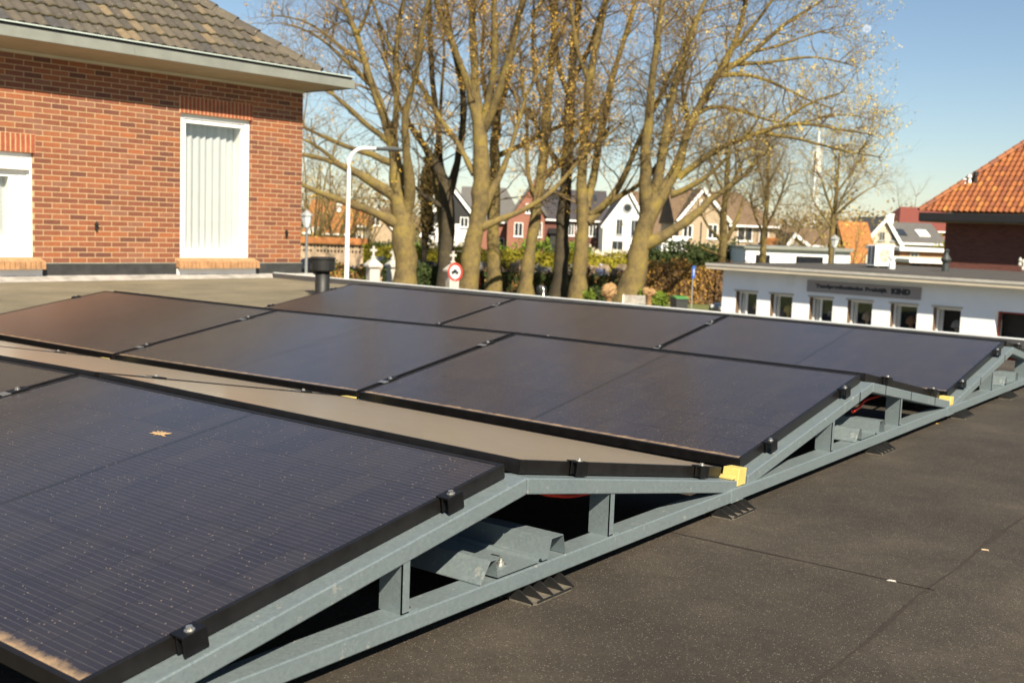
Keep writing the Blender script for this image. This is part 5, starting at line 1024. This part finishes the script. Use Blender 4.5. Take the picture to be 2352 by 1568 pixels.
for px, D, c_2 in ((1095, 61, 'red_sign'), (1330, 60.5, 'blossom'), (1465, 61, 'hedge_gold')):
    lb = {'red_sign': 'red flower bush beside the upright tree', 'blossom': 'white flower bush in front of the brown hedge', 'hedge_gold': 'gold flower bush left of the golden hedge'}[c_2]; shrub('flower_bush', lb, 'flowers', px, D, .9, 1.55, c_2, 260, .07, int(px))
# ================================================================== lamps, signs, street things
D = 22; tp = at(801, 380, D); base = np.array([tp[0], tp[1], GZ]); t = thing('street_lamp', 'tall white street lamp with a curved arm and flat dark head', 'street lamp', base)
zt = zat(830, 341, D); dx = RH; b = MB(); b.tube([base+[0, 0, .0], base+[0, 0, 1.2]], [.055, .05], 14); zs = zat(801, 378, D)-GZ
pts = [base+[0, 0, 1.2], base+[0, 0, zs-.1]]+[base+[0, 0, zs]+dx*(.30*(1-math.cos(a)))+np.array([0, 0, (zt-GZ-zs)*math.sin(a)]) for a in np.linspace(.1, math.pi/2, 8)]+[base+[0, 0, zt-GZ]+dx*.62]
b.tube(pts, [.046, .041]+[.038]*8+[.034], 14); b.build('pole', 'white_paint', t, True)
b = MB(); c = base+[0, 0, zt-GZ]+dx*.80; b.obox(c, dx, FH, (0, 0, 1), (.25, .11, .03)); b.obox(c+dx*.03+[0, 0, .035], dx, FH, (0, 0, 1), (.15, .07, .015)); b.build('lamp_head', 'bin', t, bevel=.02)
def lantern(px, D, ytop, ybot, lb, half):
    zt, zb = zat(px, ytop, D), zat(px, ybot, D); c = ground(px, D); t = thing('lantern', lb, 'street lamp', c, 'old style lantern posts'); h = zt-zb
    b = MB(); b.lathe([(.09, 0), (.09, .5), (.06, .6), (.05, 1.4), (.045, zb-GZ-.12), (.09, zb-GZ-.08), (.10, zb-GZ)], c, 12); b.build('pole', 'grey_paint', t, True)
    b = MB(); b.lathe([(half*.55, 0), (half*.92, h*.62)], (c[0], c[1], zb), 6); b.build('glass', 'lamp_glass', t)
    b = MB(); b.lathe([(half*1.08, h*.625), (half*.9, h*.72), (half*.3, h*.92), (half*.1, h)], (c[0], c[1], zb), 6); b.build('hood', 'grey_paint', t)
lantern(704, 36, 482, 518, 'grey lantern post right beside the brick house corner', .20); lantern(1914, 46, 539, 565, 'grey lantern post in front of the slender tree right of the mast', .20)
# round sign: red ring, white disc, dark vehicle
s = Site(1047, 44, -.62); zc = s.z(625); t = s.thing('road_sign', 'round white road sign with a red ring and a dark vehicle symbol', 'road sign'); b = MB(); b.tube([(0, .03, 0), (0, .03, zc+.25)], [.035]*2, 10); part('pole', b, 'zinc_lip', t)
def disc(r0, r1, y, th): return [[(r*math.cos(a), yy, zc+r*math.sin(a)) for a in np.arange(32)*math.pi/16] for r in (r0, r1) for yy in (y, y+th)]
b = MB(); b.prism([(.375*math.cos(a), 0, zc+.375*math.sin(a)) for a in np.arange(32)*math.pi/16], (0, .012, 0)); part('rim', b, 'red_sign', t)
b = MB(); b.prism([(.275*math.cos(a), -.004, zc+.275*math.sin(a)) for a in np.arange(32)*math.pi/16], (0, .0035, 0)); part('face', b, 'white_paint', t)
b = MB(); b.prism([(x, -.0085, zc+z) for x, z in ((-.19, -.05), (-.19, .02), (-.10, .035), (-.06, .10), (.08, .10), (.10, .03), (.18, .03), (.18, -.05))], (0, .004, 0))
for xx in (-.11, .10): b.prism([(xx+.045*math.cos(a), -.0085, zc-.06+.045*math.sin(a)) for a in np.arange(12)*math.pi/6], (0, .0038, 0))
part('vehicle_symbol', b, 'letters', t)
s = Site(1595, 56, 1.15); t = s.thing('road_sign', 'narrow blue road sign on a grey pole by the golden hedge', 'road sign'); zc = s.z(611); b = MB(); b.tube([(0, .03, 0), (0, .03, zc)], [.03]*2, 8); part('pole', b, 'grey_paint', t); b = MB(); b.box((-.30, -.01, zc-.62), (.30, .0, zc)); part('panel', b, 'blue_sign', t, bevel=.004); b = MB(); b.prism([(-.06, -.014, zc-.5), (.06, -.014, zc-.5), (.06, -.014, zc-.28), (.14, -.014, zc-.28), (0, -.014, zc-.1), (-.14, -.014, zc-.28), (-.06, -.014, zc-.28)], (0, .003, 0)); part('arrow', b, 'white_paint', t)
# wheeled bin
s = Site(1565, 48, .3); t = s.thing('wheelie_bin', 'dark wheeled bin with a green lid beside a knobbly cut tree', 'bin'); b = MB(); b.add([(-.24, -.26, .06), (.24, -.26, .06), (.24, .26, .06), (-.24, .26, .06), (-.29, -.34, .96), (.29, -.34, .96), (.29, .34, .96), (-.29, .34, .96)], [(0, 3, 2, 1), (4, 5, 6, 7), (0, 1, 5, 4), (1, 2, 6, 5), (2, 3, 7, 6), (3, 0, 4, 7)]); b.box((-.3, -.36, .90), (.3, -.345, .96)); part('body', b, 'bin', t, bevel=.02)
b = MB(); b.prism([(-.31, -.38, .965), (-.31, .36, .965), (-.31, .36, 1.06), (-.31, 0, 1.08), (-.31, -.38, 1.0)], (.62, 0, 0)); part('lid', b, 'bin_green', t, bevel=.015)
for xx in (-.25, .25): b = MB(); b.tube([(xx-.03, .26, .1), (xx+.03, .26, .1)], [.1]*2, 14); part('wheel', b, 'rubber', t)
# bench
s = Site(1465, 50, .1); t = s.thing('bench', 'pale slatted bench in front of the largest leaning trunk', 'bench'); hw = .57
for xx in (-hw, hw-.05): b = MB(); b.box((xx, -.25, 0), (xx+.05, -.2, .43)); b.box((xx, .16, 0), (xx+.05, .21, .92)); b.box((xx, -.25, .432), (xx+.05, .15, .47)); part('leg', b, 'white_paint', t)
b = MB()
for k in range(4): b.box((-hw+.055, -.24+k*.1, .44), (hw-.055, -.16+k*.1, .465))
part('seat', b, 'grey_paint', t); b = MB()
for k in range(4): b.box((-hw+.055, .13, .52+k*.1), (hw-.055, .158, .6+k*.1))
part('backrest', b, 'stone_grey', t)
# knobbly pollards
def pollard(px, D, y, r, lb, lumps, seed):
    g = random.Random(seed); c = ground(px, D); zc = zat(px, y, D); t = thing('pollard', lb, 'tree', c, 'knobbly cut trees'); b = MB(); b.tube([c+[0, 0, -.05], c+[.03, .02, .5], c+[0, 0, zc-GZ]], [.17, .13, .14], 12); b.build('trunk', 'wood_pale', t, True); b = MB()
    for dx, dz, rr in lumps:
        cc = c+RH*dx+np.array([0, 0, zc-GZ+dz]); n = 14; prof = []
        for j in range(9): a = math.pi*j/8; prof.append((max(.004, rr*math.sin(a)), -rr*math.cos(a)*.92))
        o_ = len(b.v); b.lathe(prof, cc, n)
        for i in range(o_, len(b.v)): v = np.array(b.v[i]); d = v-cc; b.v[i] = tuple(cc+d*(1+.10*math.sin(9*d[0]/rr+seed)*math.cos(8*d[2]/rr)+.06*math.sin(17*d[1]/rr)+g.uniform(-.13, .13)))
    b.build('knob', 'wood_pale', t)
pollard(1402, 46, 668, .3, 'knobbly cut tree head left of the bench', [(0, 0, .31), (.12, .14, .2), (-.14, -.06, .2), (.05, -.18, .2)], 2); pollard(1494, 47, 671, .2, 'knobbly cut tree with two lumps right of the bench', [(-.12, .03, .18), (.14, -.0, .17), (0, -.08, .15)], 5)
# cars
def car(px, D, ang, lb):
    s = Site(px, D, ang); t = s.thing('parked_car', lb, 'car', 'dark parked cars'); hw = .86
    body = [(-2.1, .3), (-2.12, .62), (-1.95, .82), (-1.0, .93), (1.35, .98), (2.0, .92), (2.1, .7), (2.1, .32), (1.75, .25), (-1.8, .25)]
    b = MB(); b.prism([(x, -hw, z) for x, z in body], (0, 2*hw, 0)); part('body', b, 'car_dark', t, bevel=.06)
    cab = [(-1.05, .92), (-.35, 1.42), (.2, 1.5), (1.1, 1.47), (1.85, .96)]; b = MB(); n = len(cab); b.v = [(x, -hw+.04+(.13 if 0 < i < n-1 else .0), z) for i, (x, z) in enumerate(cab)]+[(x, hw-.04-(.13 if 0 < i < n-1 else .0), z) for i, (x, z) in enumerate(cab)]; b.f = [tuple(range(n)), tuple(range(n, 2*n))[::-1]]+[(i, n+i, n+i+1, i+1) for i in range(n-1)]; part('roof', b, 'car_dark', t, bevel=.04)
    for sy in (-1, 1):
        y = sy*(hw-.045); b = MB(); b.prism([(-.88, y, .97), (-.3, y-sy*.11, 1.36), (.35, y-sy*.115, 1.42), (.35, y, .99)], (0, sy*.012, 0)); b.prism([(.43, y, .99), (.43, y-sy*.115, 1.42), (1.05, y-sy*.11, 1.40), (1.6, y, 1.0)], (0, sy*.012, 0)); part('side_window', b, 'pane', t)
        for xx in (-1.3, 1.3):
            b = MB(); b.tube([(xx, sy*(hw-.2), .31), (xx, sy*(hw+.01), .31)], [.31]*2, 20); w_ = part('wheel', b, 'rubber', t); b = MB(); b.tube([(xx, sy*(hw+.005), .31), (xx, sy*(hw+.02), .31)], [.19]*2, 14); part('rim', b, 'zinc', w_)
        b = MB(); b.box((-2.13, sy*.62-.15, .64), (-2.0, sy*.62+.15, .76)); part('headlight', b, 'lamp_glass', t); b = MB(); b.box((2.0, sy*.66-.12, .72), (2.11, sy*.66+.12, .86)); part('tail_light', b, 'dark_red', t)
    b = MB(); b.prism([(-1.0, -.68, .96), (-.38, -.6, 1.38), (-.38, .6, 1.38), (-1.0, .68, .96)], (-.02, 0, .02)); part('windscreen', b, 'pane', t)
car(712, 67, .08, 'dark blue parked car behind the lantern by the brick house'); car(1757, 47.5, .15, 'black car half hidden behind the left end of the white building')
# ================================================================== two people in the cemetery, seen from behind
def person(px, D, ang, lb, hair, coat, legs, h, lean, stoop=0.):
    s = Site(px, D, ang); t = s.thing('person', lb, 'person'); k = h/1.75
    V, E, Rd = [], [], []
    def v(p, r, par=None): V.append(tuple(np.array(p)*k)); Rd.append(r*k); E.append((par, len(V)-1)) if par is not None else None; return len(V)-1
    sy = stoop
    pel = v((0, 0, .95), .14); ab = v((.0, sy*.2, 1.12), .135, pel); ch = v((0, sy*.6, 1.32), .155, ab); nb = v((0, sy, 1.46), .075, ch); hd_ = v((0, sy*1.2, 1.56), .075, nb); hm = v((0, sy*1.3, 1.64), .095, hd_); v((0, sy*1.3, 1.71), .07, hm); v((0, sy*1.3+.10, 1.61), .028, hm)
    for sx in (-1, 1):
        hp = v((sx*.09, 0, .90), .10, pel); kn = v((sx*.10, .03*lean*sx, .50), .065, hp); an = v((sx*.10, -.05*lean*sx, .09), .045, kn); v((sx*.115, .13-.05*lean*sx, .04), .035, an)
        sh = v((sx*.19, sy*.8, 1.40), .07, ch); el = v((sx*.25, sy*.6+.02, 1.12), .05, sh); wr = v((sx*.22, sy*.5+.14, .90), .034, el); pa = v((sx*.21, sy*.5+.17, .84), .034, wr)
        for j in range(4): f1 = v((sx*(.175+.022*j), sy*.5+.19, .785-.006*(j in (1, 2))), .0095, pa); v((sx*(.175+.022*j), sy*.5+.185, .745-.008*(j in (1, 2))), .008, f1)
        th = v((sx*.165, sy*.5+.19, .835), .011, pa); v((sx*.155, sy*.5+.205, .80), .009, th)
    me = bpy.data.meshes.new('body'); me.from_pydata(V, E, []); o = bpy.data.objects.new('body', me); COL.objects.link(o); o.parent = t
    sk_ = o.modifiers.new('skin', 'SKIN'); 
    for i, d in enumerate(me.skin_vertices[0].data): d.radius = (Rd[i], Rd[i]); d.use_root = i == 0
    ss = o.modifiers.new('sub', 'SUBSURF'); ss.levels = 1; ss.render_levels = 2; me.materials.append(M['skin'])
    def cloth(name, pts, mat):                         # a sleeve-like shell along the joints, slightly larger than the body
        b = MB(); b.tube([np.array(p)*k for p, r in pts], [r*k for p, r in pts], 14); return b
    jb = cloth('', [((0, 0, .80), .185), ((0, 0, .95), .185), ((0, sy*.3, 1.15), .185), ((0, sy*.6, 1.32), .20), ((0, sy*.85, 1.43), .15), ((0, sy, 1.49), .09)], coat)
    for sx in (-1, 1): q_ = cloth('', [((sx*.15, sy*.8, 1.42), .085), ((sx*.2, sy*.8, 1.39), .088), ((sx*.25, sy*.6+.02, 1.12), .07), ((sx*.222, sy*.5+.135, .91), .055)], coat); jb.add(q_.v, q_.f)
    jk = part('jacket', jb, coat, t, smooth=True); tb_ = MB()
    for sx in (-1, 1): q_ = cloth('', [((sx*.075, 0, .96), .125), ((sx*.09, 0, .84), .115), ((sx*.10, .03*lean*sx, .50), .085), ((sx*.10, -.05*lean*sx, .09), .068)], legs); tb_.add(q_.v, q_.f)
    part('trousers', tb_, legs, t, smooth=True)
    b = MB(); cc = np.array([0, sy*1.3-.012, 1.655])*k; prof = [(max(.003, .112*math.sin(a)), -.118*math.cos(a)) for a in np.linspace(.75, math.pi, 9)]; b.lathe([(r*k, z*k) for r, z in prof], cc, 16); part('hair', b, hair, t, smooth=True)
    for sx in (-1, 1): b = MB(); b.tube([(np.array([sx*.10, -.09-.05*lean*sx, .03]))*k, (np.array([sx*.11, .15-.05*lean*sx, .03]))*k], [.05*k, .042*k], 10); part('shoe', b, 'rubber', t, smooth=True)
person(1381, 66, .1, 'grey haired person in a blue grey jacket and tan trousers among the graves', 'hair_grey', 'coat_blue', 'trousers_tan', 1.78, 1., .03)
person(1350, 67, -.3, 'ginger haired person in a brown jacket, half hidden by the pale forked tree', 'hair_ginger', 'coat_brown', 'trousers_dark', 1.74, -1., .06)
# ================================================================== telecom mast, moon
D = 330; s = Site(1862, D); t = s.thing('telecom_mast', 'slim white lattice telecom mast on the horizon', 'mast'); zt, zp0, zp1 = s.z(322), s.z(392), s.z(345); b = MB(); r0 = .75
for sx in (-1, 1):
    for sy in (-1, 1): b.tube([(sx*r0, sy*r0, 0), (sx*r0*.7, sy*r0*.7, zt-3)], [.2]*2, 5)
nz = 16
for k in range(nz):
    z0, z1 = (zt-3)*k/nz, (zt-3)*(k+1)/nz; q0, q1 = r0*(1-.3*k/nz), r0*(1-.3*(k+1)/nz); sg_ = 1 if k % 2 else -1
    for sy in (-1, 1): b.tube([(-sg_*q0, sy*q0, z0), (sg_*q1, sy*q1, z1)], [.14]*2, 4); b.tube([(sy*q0, -sg_*q0, z0), (sy*q1, sg_*q1, z1)], [.14]*2, 4)
part('lattice', b, 'mast', t); b = MB(); b.tube([(0, 0, zt-3), (0, 0, zt+.5), (0, 0, s.z(300))], [.5, .4, .14], 8); part('top_pole', b, 'mast', t)
for zz in (zp0+1, (zp0+zp1)/2+1.2):
    for k in range(3): a = k*2.094+.4; b = MB(); b.obox((1.05*math.cos(a), 1.05*math.sin(a), zz), (math.cos(a), math.sin(a), 0), (-math.sin(a), math.cos(a), 0), (0, 0, 1), (.22, .5, 1.5)); part('antenna_panel', b, 'white_paint', t)
mt, tt, bb = nodes('moon'); tt.nodes.remove(bb); em = N(tt, 'Emission', i_Color=(.85, .88, .92, 1), i_Strength=.8); tr = N(tt, 'BsdfTransparent'); ms = N(tt, 'MixShader'); nf = ramp(tt, noise(tt, obco(tt), .16, 4), [(.35, (.12, .12, .12)), (.65, (.26, .26, .26))])
tt.links.new(nf, ms.inputs[0]); tt.links.new(tr.outputs[0], ms.inputs[1]); tt.links.new(em.outputs[0], ms.inputs[2]); tt.links.new(ms.outputs[0], tt.nodes['Material Output'].inputs[0]); M['moon'] = mt
c = at(1991, 66, 2500); o = MB().lathe([(max(.02, 9.2*math.sin(a)), -9.2*math.cos(a)) for a in np.linspace(0, math.pi, 17)], c, 24).build('moon', 'moon', smooth=True, co=tuple(c)); tag(o, 'pale daytime moon in the blue sky at the upper right', 'moon')
# blossoming twig at the right edge
c = ground(2420, 21); t = thing('magnolia', 'white blossoming twig reaching in at the right picture edge', 'tree', c); b = MB(); bl = MB(); g = random.Random(3); ends = []
e0_ = [at(2420, 640, 21), at(2395, 620, 21), at(2365, 612, 21), at(2343, 601, 21)]; b.tube([c]+e0_, [.05, .03, .02, .012, .006], 6); b.tube([e0_[1], at(2372, 625, 21), at(2349, 621, 21)], [.015, .01, .005], 5); b.tube([e0_[2], at(2352, 609, 21), at(2341, 610, 21)], [.012, .008, .004], 5); b.build('stem', 'bark', t)
for q in ((2343, 601), (2350, 605), (2342, 611), (2349, 621), (2352, 612), (2362, 610), (2372, 618)):
    p = at(*q, 21); bl.lathe([(.012, -.03), (.035, -.005), (.03, .03), (.008, .06)], p+np.array([0, 0, .02]), 7)
bl.build('blossom', 'stone_white', t)
